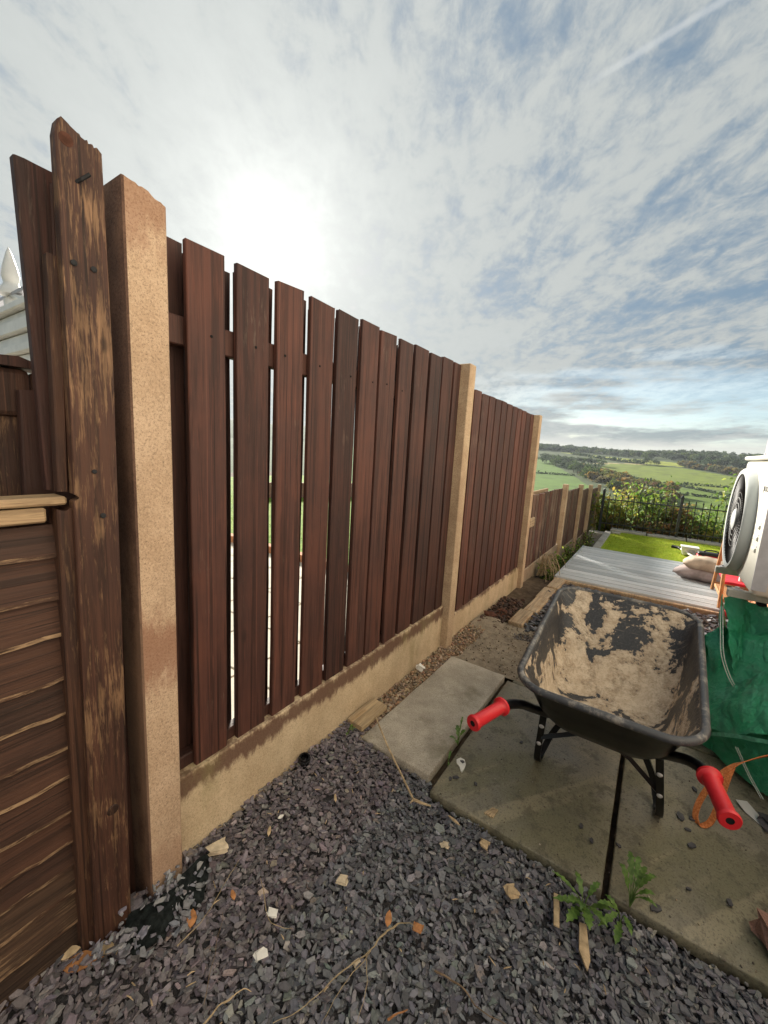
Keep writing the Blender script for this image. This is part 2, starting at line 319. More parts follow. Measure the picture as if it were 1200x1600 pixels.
# ------------------------------------------------------------------ object helpers
def tag(o, label=None, cat=None, group=None, kind=None):
    for k, v in (('label', label), ('category', cat), ('group', group), ('kind', kind)):
        if v: o[k] = v
    return o
def link(name, me, mats, parent=None, loc=None):
    o = bpy.data.objects.new(name, me); COL.objects.link(o)
    for m in (mats if isinstance(mats, (list, tuple)) else [mats]):
        if len(me.materials) < (len(mats) if isinstance(mats, (list, tuple)) else 1): me.materials.append(M[m] if isinstance(m, str) else m)
    if parent: o.parent = parent
    if loc is not None: o.location = loc
    return o
def empty(name, loc=(0, 0, 0), rz=0, **kw):
    o = bpy.data.objects.new(name, None); COL.objects.link(o); o.location = loc; o.rotation_euler = (0, 0, rz); o.empty_display_size = .1
    return tag(o, **kw)
def obj(name, bm, mats, parent=None, loc=None, smooth=False, **kw):
    me = bpy.data.meshes.new(name)
    bmesh.ops.recalc_face_normals(bm, faces=bm.faces)
    bm.to_mesh(me); bm.free()
    if smooth:
        for p in me.polygons: p.use_smooth = True
        try: me.set_sharp_from_angle(angle=R(50))
        except Exception: pass
    return tag(link(name, me, mats, parent, loc), **kw)
def dup(o, parent=None, loc=None):
    c = o.copy(); COL.objects.link(c); c.parent = parent
    if loc is not None: c.location = loc
    return c
def add_box(bm, x0, x1, y0, y1, z0, z1, bev=0.0, seg=1, mi=0, mtx=None):
    r = bmesh.ops.create_cube(bm, size=1)
    vs = r['verts']
    for v in vs: v.co = Vector(((x0+x1)/2 + v.co.x*(x1-x0), (y0+y1)/2 + v.co.y*(y1-y0), (z0+z1)/2 + v.co.z*(z1-z0)))
    fs = {f for v in vs for f in v.link_faces}
    if bev:
        es = {e for v in vs for e in v.link_edges}
        r2 = bmesh.ops.bevel(bm, geom=list(es), offset=bev, segments=seg, affect='EDGES', profile=.5)
        fs = set(r2['faces']) | {f for f in fs if f.is_valid}
        vs = list({v for f in fs for v in f.verts})
    for f in fs: f.material_index = mi
    if mtx is not None: bmesh.ops.transform(bm, matrix=mtx, verts=vs)
    return vs
def box(x0, x1, y0, y1, z0, z1, bev=0.0, seg=1):
    bm = bmesh.new(); add_box(bm, x0, x1, y0, y1, z0, z1, bev, seg); return bm
def frames(pts):
    pts = [Vector(p) for p in pts]; out = []; up = None
    for i, p in enumerate(pts):
        t = (pts[min(i+1, len(pts)-1)] - pts[max(i-1, 0)]).normalized()
        if up is None:
            up = Vector((0, 0, 1)) if abs(t.z) < .9 else Vector((1, 0, 0))
        s = t.cross(up).normalized(); up = s.cross(t).normalized()
        out.append((p, t, s, up))
    return out
def add_tube(bm, pts, rad, seg=8, cap=True, mi=0, flat=None):
    """sweep a circle (or, with flat=(a, b), a rectangle) along pts"""
    rings = []; fr = frames(pts)
    for i, (p, t, s, u) in enumerate(fr):
        r = rad[i] if isinstance(rad, (list, tuple)) else rad
        if flat:
            a, b_ = flat; offs = [(-a, -b_), (a, -b_), (a, b_), (-a, b_)]
        else: offs = [(r*math.cos(2*math.pi*k/seg), r*math.sin(2*math.pi*k/seg)) for k in range(seg)]
        rings.append([bm.verts.new(p + s*x + u*y) for x, y in offs])
    m = len(rings[0])
    for a, b_ in zip(rings, rings[1:]):
        for k in range(m): bm.faces.new((a[k], a[(k+1) % m], b_[(k+1) % m], b_[k])).material_index = mi
    if cap:
        bm.faces.new(rings[0][::-1]).material_index = mi; bm.faces.new(rings[-1]).material_index = mi
    return rings
def tube(pts, rad, seg=8, **k):
    bm = bmesh.new(); add_tube(bm, pts, rad, seg, **k); return bm
def smooth_path(pts, n=6):
    P = [Vector(p) for p in pts]; out = []
    for i in range(len(P)-1):
        p0, p1, p2, p3 = P[max(i-1, 0)], P[i], P[i+1], P[min(i+2, len(P)-1)]
        for k in range(n):
            t = k/n
            out.append(.5*((2*p1) + (p2-p0)*t + (2*p0-5*p1+4*p2-p3)*t*t + (3*p1-p0-3*p2+p3)*t**3))
    out.append(P[-1]); return out
def prism(outline, axis, a, b):
    """extrude a 2D outline along an axis ('x': outline is (y, z); 'y': (x, z); 'z': (x, y))"""
    bm = bmesh.new()
    def pt(p, c): return {'x': (c, p[0], p[1]), 'y': (p[0], c, p[1]), 'z': (p[0], p[1], c)}[axis]
    A = [bm.verts.new(pt(p, a)) for p in outline]; B = [bm.verts.new(pt(p, b)) for p in outline]
    bm.faces.new(A); bm.faces.new(B[::-1]); n = len(A)
    for k in range(n): bm.faces.new((A[k], B[k], B[(k+1) % n], A[(k+1) % n]))
    return bm
def lathe(prof, axis_pt, axis, seg=20):
    bm = bmesh.new(); ax = Vector(axis).normalized(); s = ax.orthogonal().normalized(); t = ax.cross(s); o = Vector(axis_pt)
    rings = [[bm.verts.new(o + ax*h + (s*math.cos(2*math.pi*k/seg) + t*math.sin(2*math.pi*k/seg))*max(r, 1e-4)) for k in range(seg)] for r, h in prof]
    for a, b in zip(rings, rings[1:]):
        for k in range(seg): bm.faces.new((a[k], a[(k+1) % seg], b[(k+1) % seg], b[k]))
    return bm
def plank_bm(w, t, h, seed, wob=.0015, n=6, chip=.004):
    """a sawn board standing on z=0, centred on y=0, its face at x=0 and its back at x=-t"""
    rs = random.Random(seed); bm = bmesh.new(); rings = []; c = .0022
    ta = rs.uniform(-.004, .004); bow = rs.uniform(-.003, .003)
    for i in range(n+1):
        f = i/n; z = h*f; o = bow*math.sin(math.pi*f) + rs.uniform(-wob, wob)*.5; hw = w/2 + rs.uniform(-wob, wob)
        prof = [(0, -hw+c), (0, hw-c), (-c, hw), (-t+c, hw), (-t, hw-c), (-t, -hw+c), (-t+c, -hw), (-c, -hw)]
        rings.append([bm.verts.new((x, y+o, z + (ta*y/w + rs.uniform(-chip, chip)*.5 if i in (0, n) else 0))) for x, y in prof])
    for a, b in zip(rings, rings[1:]):
        for k in range(8): bm.faces.new((a[k], a[(k+1) % 8], b[(k+1) % 8], b[k]))
    bm.faces.new(rings[0][::-1]); bm.faces.new(rings[-1])
    return bm
PLANKS = {}
def plank(name, w, t, h, seed, mt, parent, loc, rx=0, **kw):
    key = (round(w, 3), t, round(h, 2), seed, mt)
    if key not in PLANKS: PLANKS[key] = obj(name, plank_bm(w, t, h, seed), mt, parent, loc); o = PLANKS[key]
    else: o = dup(PLANKS[key], parent, loc)
    o.rotation_euler = (rx, 0, 0)
    return tag(o, **kw)
def pieces(name, V, F, colr, mt, parent=None, **kw):
    """one mesh from numpy vertex blocks with a colour of its own per vertex"""
    me = bpy.data.meshes.new(name); me.from_pydata(V.tolist() if hasattr(V, 'tolist') else V, [], F)
    ca = me.color_attributes.new('Col', 'FLOAT_COLOR', 'POINT')
    c4 = np.ones((len(V), 4), np.float32); c4[:, :3] = colr; ca.data.foreach_set('color', c4.ravel())
    return tag(link(name, me, mt, parent), **kw)
def rand_rot(n, tilt):
    a = rng.uniform(0, 2*np.pi, n); tx = rng.normal(0, tilt, n); ty = rng.normal(0, tilt, n)
    ca, sa = np.cos(a), np.sin(a); M3 = np.zeros((n, 3, 3))
    Rz = np.stack([np.stack([ca, -sa, 0*a], -1), np.stack([sa, ca, 0*a], -1), np.stack([0*a, 0*a, 1+0*a], -1)], 1)
    Rx = np.stack([np.stack([1+0*a, 0*a, 0*a], -1), np.stack([0*a, np.cos(tx), -np.sin(tx)], -1), np.stack([0*a, np.sin(tx), np.cos(tx)], -1)], 1)
    Ry = np.stack([np.stack([np.cos(ty), 0*a, np.sin(ty)], -1), np.stack([0*a, 1+0*a, 0*a], -1), np.stack([-np.sin(ty), 0*a, np.cos(ty)], -1)], 1)
    return Rx @ Ry @ Rz
def chips(P, lo, hi, thick=(.003, .008), tilt=.28, elong=(1.0, 2.2), m=6):
    """flat angular stone chips at points P: returns V, F, chip index"""
    n = len(P); L = lo + (hi-lo)*rng.beta(1.6, 3.0, n); e = rng.uniform(*elong, n); th = rng.uniform(*thick, n)
    ang = np.linspace(0, 2*np.pi, m, endpoint=False)[None] + rng.uniform(-.35, .35, (n, m)); rr = rng.uniform(.5, 1.05, (n, m))
    x = np.cos(ang)*rr*L[:, None]/2; y = np.sin(ang)*rr*(L/e)[:, None]/2
    top = np.stack([x*.93, y*.93, np.repeat(th[:, None]/2, m, 1)+rng.uniform(-.0008, .0008, (n, m))], -1); bot = np.stack([x, y, np.repeat(-th[:, None]/2, m, 1)], -1)
    V = np.concatenate([top, bot], 1); V = np.einsum('nij,nkj->nki', rand_rot(n, tilt), V) + P[:, None, :]
    F = []
    for i in range(n):
        b = i*2*m; F.append(tuple(range(b, b+m)))
        for k in range(m): k2 = (k+1) % m; F.append((b+k, b+m+k, b+m+k2, b+k2))
    return V.reshape(-1, 3), F, np.repeat(np.arange(n), 2*m)
ICO = None
def stones(P, lo, hi, squash=.7):
    global ICO
    if ICO is None:
        bm = bmesh.new(); bmesh.ops.create_icosphere(bm, subdivisions=1, radius=1); ICO = (np.array([v.co[:] for v in bm.verts]), [tuple(v.index for v in f.verts) for f in bm.faces]); bm.free()
    v0, f0 = ICO; n = len(P); sz = rng.uniform(lo, hi, n)/2
    V = v0[None]*rng.uniform(.72, 1.12, (n, len(v0), 1))*sz[:, None, None]*np.stack([rng.uniform(.9, 1.4, n), rng.uniform(.7, 1, n), np.full(n, squash)], -1)[:, None, :]
    V = np.einsum('nij,nkj->nki', rand_rot(n, .4), V) + P[:, None, :]
    F = [tuple(i*len(v0)+k for k in f) for i in range(n) for f in f0]
    return V.reshape(-1, 3), F, np.repeat(np.arange(n), len(v0))
def leaves(P, size, upness=.5, ratio=.5, curl=.2):
    """folded leaf faces (two quads along a midrib) at points P"""
    n = len(P); sz = rng.uniform(size[0], size[1], n)[:, None]
    q = np.array([[0, 0, 0], [.45, ratio/2, .06], [1, 0, -curl], [.45, -ratio/2, .06], [.5, 0, 0]])
    V = q[None]*sz[:, :, None]; V = np.einsum('nij,nkj->nki', rand_rot(n, upness), V) + P[:, None, :]
    F = []
    for i in range(n):
        b = i*5; F += [(b, b+4, b+2, b+1), (b, b+3, b+2, b+4)]
    return V.reshape(-1, 3), F, np.repeat(np.arange(n), 5)
def pal(n, cols, jitter=.2, wts=None):
    c = np.array(cols, float)[rng.choice(len(cols), n, p=wts)]
    return c*(1+rng.uniform(-jitter, jitter, (n, 1)))*(1+rng.uniform(-.06, .06, (n, 3)))
def cat_mesh(*parts):
    V, F, I, off, io = [], [], [], 0, 0
    for v, f, i in parts:
        V.append(v); F += [tuple(k+off for k in q) for q in f]; I.append(i+io); off += len(v); io += int(i.max())+1
    return np.concatenate(V), F, np.concatenate(I)
def grid_sheet(name, x0, x1, y0, y1, nx, ny, zf, mt, parent=None, **kw):
    bm = bmesh.new(); g = [[bm.verts.new((x0+(x1-x0)*i/nx, y0+(y1-y0)*j/ny, 0)) for j in range(ny+1)] for i in range(nx+1)]
    for r in g:
        for v in r: v.co.z = zf(v.co.x, v.co.y)
    for i in range(nx):
        for j in range(ny): bm.faces.new((g[i][j], g[i+1][j], g[i+1][j+1], g[i][j+1]))
    return obj(name, bm, mt, parent, smooth=True, **kw)
def nz(x, y, z=0, s=1.0): return mnoise.noise(Vector((x*s, y*s, z*s)))
# ------------------------------------------------------------------ far land: valley side with fields, hedges and woods
RS = [0, 9.6, 14, 40, 120, 250, 330, 500, 800, 1150, 1500, 1900, 2600]
ZS = [-.9, -.95, -1.6, -8, -28, -40, -38, -32, -18, 6.5, 22, 24, 10]
def land_r(r):
    r = min(max(r, 0), RS[-1]); k = max(i for i in range(len(RS)-1) if RS[i] <= r)
    t = (r-RS[k])/(RS[k+1]-RS[k]); return ZS[k] + (ZS[k+1]-ZS[k])*t
def land_z(az, r):
    b = land_r(r)
    return b + (max(0, r-900)/600)*(4*math.sin(az*9+.6) + 2*math.sin(az*23)) + max(0, min(1, (r-1100)/400))*max(0, math.degrees(-az)-4)*.9
def at(azd, r, dz=0):
    a = R(azd); return Vector((math.sin(a)*r, math.cos(a)*r, land_z(a, r)+dz))
rr_ = [0, 5, 9.6, 11, 14, 18, 25, 40, 60, 90, 120, 160, 200, 250, 290, 330]; q_ = 330
while q_ < 1500: q_ *= 1.012; rr_.append(q_)
rr_ += [1600, 1750, 1900, 2200, 2600]
az_ = list(np.arange(-180, -70, 5.0)) + list(np.arange(-70, -18, .5)) + list(np.arange(-18, 14, .12)) + list(np.arange(14, 60, .6)) + list(np.arange(60, 180.1, 5.0))
FIELDS = []   # (colour, outline as (azimuth, elevation) of the field's corners seen from the garden)
def elev(az, r): return math.degrees(math.atan2(land_z(R(az), r)-EYE.z, r))
FCOL = {'near': (.115, .175, .03), 'mid': (.155, .20, .03), 'top': (.24, .27, .04), 'straw': (.34, .29, .13), 'left': (.11, .185, .04), 'wood': (.07, .095, .042), 'rough': (.14, .19, .05)}
# ------------------------------------------------------------------ (fields are outlined in metres on the land)
F_POLY = [
 ('left', [(-40, 290), (-40, 1010), (-12.6, 1010), (-11.2, 830), (-9.6, 690), (-7.7, 560), (-5.2, 455), (-3.0, 380), (0, 290)]),
 ('near', [(-3.2, 300), (-2.4, 420), (-.5, 520), (1.0, 610), (5.2, 600), (12, 600), (16, 600), (16, 300)]),
 ('mid',  [(-7.6, 745), (-6.4, 850), (-5.0, 975), (-1.0, 985), (2.0, 960), (7.5, 835), (16, 720), (16, 612), (6, 612), (1.0, 622), (-.6, 540), (-3.3, 600), (-5.2, 670)]),
 ('straw', [(-7.4, 930), (-6.2, 985), (-2.2, 1010), (-1.2, 990), (-5.0, 955)]),
 ('top',  [(-11.2, 1300), (-7.6, 1290), (-4.0, 1180), (-1.2, 1130), (2.4, 1065), (3.0, 1015), (2.0, 985), (-1.4, 1010), (-4.6, 1070), (-6.9, 1120), (-8.9, 1200)]),
]
def inside(p, poly):
    x, y = p; c = False; n = len(poly)
    for i in range(n):
        x1, y1 = poly[i]; x2, y2 = poly[i-1]
        if (y1 > y) != (y2 > y) and x < (x2-x1)*(y-y1)/(y2-y1)+x1: c = not c
    return c
def build_land():
    na, nr = len(az_), len(rr_); V = []; Cc = []
    for a in az_:
        for r in rr_:
            p = at(a, r); V.append(p[:])
            k = 'wood' if r > 240 else 'rough'
            for nm, poly in F_POLY:
                if inside((a, r), poly): k = nm; break
            c = FCOL[k]; t = .12*nz(p.x, p.y, 0, .012)+.10*nz(p.x, p.y, 3, .05); Cc.append([x*(1+t) for x in c])
    F = [(i*nr+j, i*nr+j+1, (i+1)*nr+j+1, (i+1)*nr+j) for i in range(na-1) for j in range(nr-1)]
    pieces('hillside', np.array(V), F, np.array(Cc), 'land', kind='structure')
build_land()
# lumpy tree crowns
def crown(c, r, seed, lobes=5, n=26, squash=.85):
    """leaf-clump faces spread over a handful of lobes; returns points and outward sizes"""
    rs = np.random.default_rng(seed); out = []
    for k in range(lobes):
        o = np.array(c) + rs.normal(0, .42, 3)*r*np.array([1, 1, .55]); rad = r*rs.uniform(.42, .68)
        d = rs.normal(0, 1, (n, 3)); d[:, 2] = np.abs(d[:, 2])*.9-.25; d /= np.linalg.norm(d, axis=1)[:, None]
        out.append(o + d*rad*rs.uniform(.75, 1.05, (n, 1))*np.array([1, 1, squash]))
    return np.concatenate(out)
FARCOL = {'dark': [(.06, .09, .04), (.08, .115, .05), (.05, .08, .042)], 'green': [(.10, .15, .045), (.08, .13, .04), (.13, .175, .05)],
          'autumn': [(.28, .22, .06), (.22, .20, .05), (.16, .18, .05), (.30, .21, .06)], 'brown': [(.15, .12, .06), (.18, .125, .065), (.12, .11, .06)], 'grey': [(.085, .11, .065), (.10, .125, .075), (.07, .095, .06)]}
def far_tree(name, azd, r, h, wdt, tone, seed, **kw):
    b = at(azd, r, -.3); t = empty(name, b, **kw)
    obj('trunk', tube([(0, 0, -.5), (h*.01, 0, h*.3), (0, h*.01, h*.62)], [h*.035, h*.028, h*.012], 6), 'bark', t)
    P = crown((0, 0, h*.56), wdt*.62, seed, 7, 60); V, F, I = leaves(P, (h*.10, h*.18), 1.3, .9); n = len(P)
    pieces('crown', V, F, pal(n, FARCOL[tone], .25)[I], 'far_leafy', t)
    return t
def wood_mass(name, spots, tone, seed, n=46, **kw):
    Vs = []; cols = []
    for k, (azd, r, h, wd) in enumerate(spots):
        b = at(azd, r); P = crown((b.x, b.y, b.z+h*.52), wd*.62, seed+k, 5, n, 1.0)
        Vs.append(leaves(P, (h*.16, h*.30), 1.4, .95)); tn = tone[k % len(tone)]
        base = pal(1, FARCOL[tn], .25)[0]; cols.append(base*(1+rng.uniform(-.2, .2, (len(P), 1))))
    V, F, I = cat_mesh(*Vs); pieces(name, V, F, np.concatenate(cols)[I], 'far_leafy', None, kind='stuff', **kw)
sp = []
for k in range(460):
    a = random.uniform(-16, 13); lo = 1150 if a < -8 else (1160 + (a+8)*4 if a < -1 else 1130-(a+1)*18)
    if a < -7: lo = 1310
    elif a < 3: lo = 1310 - (a+7)*23
    else: lo = 1010 - (a-3)*16
    r = lo + (1560-lo)*random.random()**.9 + 8; sp.append((a, r, random.uniform(11, 17), random.uniform(10, 17)))
wood_mass('distant_woodland', sp, ['dark', 'grey', 'dark', 'green', 'grey', 'dark'], 100, label='dark wood running along the far skyline', cat='woodland')
sp = [(random.uniform(1.9, 12), 0, 0, 0) for _ in range(70)]; sp = [(a, 985-(a-2)*24+random.uniform(0, 28), random.uniform(8, 12), random.uniform(9, 12)) for a, *_ in sp]
wood_mass('russet_woodland', sp, ['brown', 'autumn', 'grey', 'brown'], 900, label='russet belt of trees below the skyline wood, above the pasture', cat='woodland')
# ravine wood that runs down the valley side
def ravine(t): # centre azimuth, range
    pts = [(-12.4, 880), (-10.2, 800), (-8.4, 690), (-6.4, 600), (-4.4, 520), (-2.6, 455), (-.8, 420)]
    f = t*(len(pts)-1); k = min(int(f), len(pts)-2); f -= k
    return pts[k][0]+(pts[k+1][0]-pts[k][0])*f, pts[k][1]+(pts[k+1][1]-pts[k][1])*f
sp = []
for k in range(170):
    t = random.uniform(.36, 1.0); a, r = ravine(t); sp.append((a+random.uniform(-.3, 2.0)*(.5+t*.9), r+random.uniform(-25, 75), random.uniform(9, 14), random.uniform(8, 12)))
wood_mass('autumn_woodland', sp, ['autumn', 'autumn', 'green', 'autumn', 'brown'], 1300, 60, label='yellowing autumn wood filling the dip of the valley', cat='woodland')
sp = [(random.uniform(-2.0, 1.1), random.uniform(400, 470), random.uniform(10, 13), random.uniform(9, 12)) for _ in range(26)]
wood_mass('dark_woodland', sp, ['dark', 'brown', 'dark', 'grey'], 1700, 60, label='dark lower end of the valley wood', cat='woodland')  # mostly dark and brown tree tones at the lower end
for k in range(17):
    a, r = ravine(k/16*.46); tone = ['dark', 'green', 'grey'][k % 3]; side = k % 2
    far_tree('field_tree', a-.25+side*.9+random.uniform(-.15, .15), r+side*35, random.uniform(13, 17), random.uniform(15, 19), tone, 300+k,
             label='round-headed tree in the line beside the left-hand green field', cat='tree', group='trees lining the left field')
for k in range(12):
    a = -12.9+k*.62
    far_tree('field_tree', a, 985-k*9+random.uniform(-12, 12), random.uniform(10, 14), random.uniform(12, 15), ['dark', 'grey', 'green'][k % 3], 400+k,
             label='tree standing in the upper row under the bright top field', cat='tree', group='trees in the upper row')
for k, (a, h, wd, lb) in enumerate(((-2.35, 12, 11, 'leftmost of the three lone trees standing in the far pasture'), (-1.35, 13.5, 13, 'tallest, middle one of the three lone trees in the far pasture'), (-.35, 11.5, 14, 'wide rightmost of the three lone trees in the far pasture'))):
    far_tree('lone_tree', a, 985+k*4, h, wd, 'dark', 500+k, label=lb, cat='tree', group='three lone trees in the pasture')
def hedge(pts, h, wd, tone, seed, **kw):
    Vs = []; nn = 0; P = []
    for (a0, r0), (a1, r1) in zip(pts, pts[1:]):
        p0, p1 = at(a0, r0), at(a1, r1); L = (p1-p0).length; m = max(2, int(L/(wd*.35)))
        for i in range(m*3):
            f = rng.uniform(); a = a0+(a1-a0)*f; r = r0+(r1-r0)*f; q = at(a, r); P.append((q.x+rng.normal(0, wd*.25), q.y+rng.normal(0, wd*.25), q.z+rng.uniform(.1, h)))
    P = np.array(P); V, F, I = leaves(P, (wd*.7, wd*1.3), 1.3, .9)
    pieces('hedge', V, F, pal(len(P), FARCOL[tone], .2)[I], 'far_leafy', None, **kw)
HG = 'hedges between the far fields'
hedge([(-5.0, 745), (-3.0, 700), (-1.2, 660), (1.0, 622)], 2.2, 2.6, 'dark', 1, label='dark hedge slanting down through the middle pasture', cat='hedge', group=HG)
hedge([(1.3, 640), (4, 655), (9, 650), (14, 640)], 2.0, 2.6, 'dark', 2, label='level hedge crossing the right-hand pasture, upper of two', cat='hedge', group=HG)
hedge([(1.4, 634), (4.2, 590), (6.5, 555), (10, 510)], 2.0, 2.4, 'dark', 3, label='hedge branching off and sloping down to the right pasture corner', cat='hedge', group=HG)
hedge([(.2, 520), (3, 528), (9, 515), (14, 500)], 2.0, 2.4, 'dark', 4, label='lowest level hedge in the right-hand pasture', cat='hedge', group=HG)
hedge([(-22, 640), (-14, 655), (-9.0, 655)], 2.2, 2.6, 'dark', 5, label='hedge cutting straight across the left-hand green field', cat='hedge', group=HG)
hedge([(-9.6, 1215), (-7.0, 1130), (-4.4, 1050), (-1.6, 1000)], 4.5, 6, 'dark', 6, label='thick hedge along the lower side of the bright top field', cat='hedge', group=HG)
hz = obj('haze', box(-2700, 2700, -2700, 2700, -46, 62), [], kind='stuff')
hm = bpy.data.materials.new('haze_air'); hm.use_nodes = True; hn = NT(hm.node_tree); hn.n.clear()
pv = hn.new('ShaderNodeVolumePrincipled'); pv.inputs['Color'].default_value = (.80, .88, .95, 1); pv.inputs['Density'].default_value = .00008; pv.inputs['Anisotropy'].default_value = .2
ho = hn.new('ShaderNodeOutputMaterial'); hn.l.new(pv.outputs[0], ho.inputs['Volume']); hz.data.materials.append(hm)
# ------------------------------------------------------------------ house to the right (brick end with the unit on it)
HX = .82
house = empty('house', (HX, 5.25, 0), label='orange brick house wall rising at the right edge behind the outdoor unit', cat='house')
house_l = lambda bm, nm, mt, **k: obj(nm, bm, mt, house, (-HX, -5.25, 0), **k)
house_l(box(HX+.012, HX+3.0, -3.2, 5.24, -.3, 4.6), 'wall', 'mortar')  # height and near stretch, out of view, extended to bounce more sunlight
house_l(box(HX-.004, HX+.2, -3.25, 5.255, .756, 4.59, .004), 'bounce_coat', 'bounce_render')  # unseen pale coat, added to bounce sunlight onto the fence and ground
bm0 = box(0, .1025, -.1075, .1075, 0, .065, .003); br = None
for j in range(10):
    for i in range(7):
        y = 5.25-.1075-i*.225-(.1125 if j % 2 else 0)
        loc = (random.uniform(-.002, .002), y-5.25, .0+j*.075)
        if br is None: br = obj('brick', bm0, 'brick_red', house, loc)
        else: dup(br, house, loc)
bm = bmesh.new()
for j in range(0, 10):
    for i in range(7, 37): add_box(bm, HX, HX+.1, 5.25-.215-i*.225-(.1125 if j % 2 else 0), 5.25-i*.225-(.1125 if j % 2 else 0), j*.075, j*.075+.065)
house_l(bm, 'brickwork', 'brick_red', kind='stuff')
house_l(box(HX-.12, HX+3.1, -3.3, 5.35, 4.6, 4.75, .01), 'eaves', 'white_plastic')
dp = empty('downpipe', (HX+.03, 5.30, 0), label='grey downpipe at the corner of the brick wall, right edge', cat='downpipe')
obj('pipe', tube([(0, 0, -.1), (0, 0, 4.6)], .035, 14), 'pipe_grey', dp, smooth=True)
for z in (.4, 1.5, 2.3): obj('pipe_clip', lathe([(.042, -.02), (.042, .02), (.036, .02)], (0, 0, z), (0, 0, 1), 14), 'pipe_grey', dp)
ws = empty('window_frame', (HX-.03, 4.95, 0), label='white upright frame leaning on brick wall below outdoor unit', cat='frame')
obj('upright', box(-.03, .02, -.02, .03, .06, .75, .004), 'white_plastic', ws)
obj('bar', box(-.025, .015, .03, .25, .70, .74, .004), 'white_plastic', ws)
# ------------------------------------------------------------------ garden ground
def ground_z(x, y):
    z = -.015 + .012*nz(x, y, 1, 3) + .008*nz(x, y, 4, 9)
    if y > 2.3: z -= .0
    if y > 4.4 and x < -.75: z -= min(.3, (y-4.4)*.06)
    return z
grid_sheet('garden_ground', -1.13, 4.5, -3, 4.8, 60, 110, ground_z, 'soil', kind='structure')
grid_sheet('bed_ground', -1.13, -.6, 4.6, 10.0, 12, 60, lambda x, y: -.06-min(.42, max(0, y-4.6)*.072)+.02*nz(x, y, 1, 6), 'dark_soil', kind='structure')
obj('garden_bank', box(-.62, 3.4, 4.85, 9.05, -1.6, -.04), 'soil', kind='structure')
obj('side_bank', box(-1.2, 4.5, -3, 4.82, -1.2, -.09), 'soil', kind='structure')
# ------------------------------------------------------------------ patio slabs
patio = empty('patio', (0, 0, 0), kind='structure')
def slab(x0, x1, y0, y1, z1, mt, rz=0, label=None, th=.045):
    cxx, cyy = (x0+x1)/2, (y0+y1)/2
    bm = bmesh.new(); nx, ny = 10, 14; rs = random.Random(int(x0*100+y0*1000))
    add_box(bm, x0-cxx, x1-cxx, y0-cyy, y1-cyy, -th, 0, .005, 2)
    bmesh.ops.subdivide_edges(bm, edges=[e for e in bm.edges if e.calc_length() > .2], cuts=9, use_grid_fill=True)
    for v in bm.verts:
        k = nz(v.co.x+cxx*3, v.co.y+cyy, 2, 7)*.0025
        v.co.z += k; v.co.x += nz(v.co.x*1.3+5, v.co.y*1.3, v.co.z, 25)*.0025; v.co.y += nz(v.co.x, v.co.y+9, v.co.z, 25)*.0025
    o = obj('paving_slab', bm, mt, patio, (cxx, cyy, z1), smooth=True, label=label); o.rotation_euler = (0, 0, rz); return o
slab(-.957, -.604, 1.355, 2.31, .052, 'slab_concrete', R(-.6), 'dry grey slab lying loose beside the pebbles')
slab(-.577, .030, 1.30, 2.288, .04, 'wet_slab')
slab(.048, .66, 1.305, 2.285, .04, 'wet_slab')
slab(.676, 1.29, 1.30, 1.90, .038, 'wet_slab')
slab(1.31, 1.92, 1.30, 1.90, .038, 'wet_slab')
slab(-.56, .04, 2.31, 3.0, .030, 'wet_slab', R(1))
slab(.06, .66, 2.31, 3.0, .034, 'wet_slab')
# earth spread over the ground behind the loose slab
grid_sheet('bare_earth', -1.06, -.2, 2.33, 3.12, 50, 46, lambda x, y: .030 + .012*nz(x, y, 7, 5) + .007*nz(x, y, 2, 17)+.003*nz(x, y, 2, 50) - .05*max(0, 1-((x+.62)**2/.02+(y-2.98)**2/.006)) - .04*max(0, (x+.45)*2.5) + .03*max(0, 1-((x+.98)**2/.02+(y-3.0)**2/.05)), 'dusty_soil', kind='structure')
# ------------------------------------------------------------------ slate chippings
def slate_h(x, y):
    z = .022 + .045*max(0, 1-(x+1.07)/.35) + .010*nz(x, y, 3, 4)
    if x < -.88 and y < .62: z += .0
    return z
def in_slate(x, y):
    if x > -.59: return y < 1.285-.012*abs(nz(x, 5, 1, 9))
    if x > -.97: return y < 1.35
    return y < 1.44-.5*(x+1.07)*0
N = 38000
pts = []
while len(pts) < N:
    x, y = random.uniform(-1.075, .95), random.uniform(-.35, 1.44)
    if in_slate(x, y) and y > -.35 and (y > .05 or random.random() < .5): pts.append((x, y, slate_h(x, y) + random.uniform(-.017, .009)))
P = np.array(pts)
V, F, I = chips(P, .010, .058, (.002, .005), .21, (1.1, 2.8), 5)
c = pal(len(P), [(.165, .165, .18), (.125, .127, .145), (.20, .198, .21), (.155, .15, .165), (.29, .285, .295), (.20, .22, .215), (.31, .285, .255)], .35, [.28, .25, .2, .14, .06, .05, .02])
# rusty purple cast towards the fence
c *= np.where((P[:, :1] < -.7), np.array([[1.08, .95, .95]]), 1.0)
pieces('slate_gravel', V, F, c[I], 'slate', kind='stuff', label='grey slate chippings covering the ground in front', cat='gravel')
grid_sheet('gravel_bed', -1.08, .98, -1.2, 1.46, 30, 40, lambda x, y: min(slate_h(x, y), .06)-.016 if in_slate(x, y) else -.02, 'slate_dust', kind='structure')
# second slate strip behind the barrow
P = []
while len(P) < 2600:
    x, y = random.uniform(-.72, .8), random.uniform(3.02, 4.55)
    if y > 3.1-.2*(x+.72): P.append((x, y, .03+random.uniform(-.02, .02)))
P = np.array(P); V, F, I = chips(P, .05, .13, (.005, .012), .35, (1.2, 2.4))
c = pal(len(P), [(.12, .12, .13), (.09, .09, .10), (.16, .16, .17), (.075, .072, .08)], .3)
pieces('slate_strip', V, F, c[I], 'slate', kind='stuff', label='coarse slate laid between the timber edging and barrow', cat='gravel')
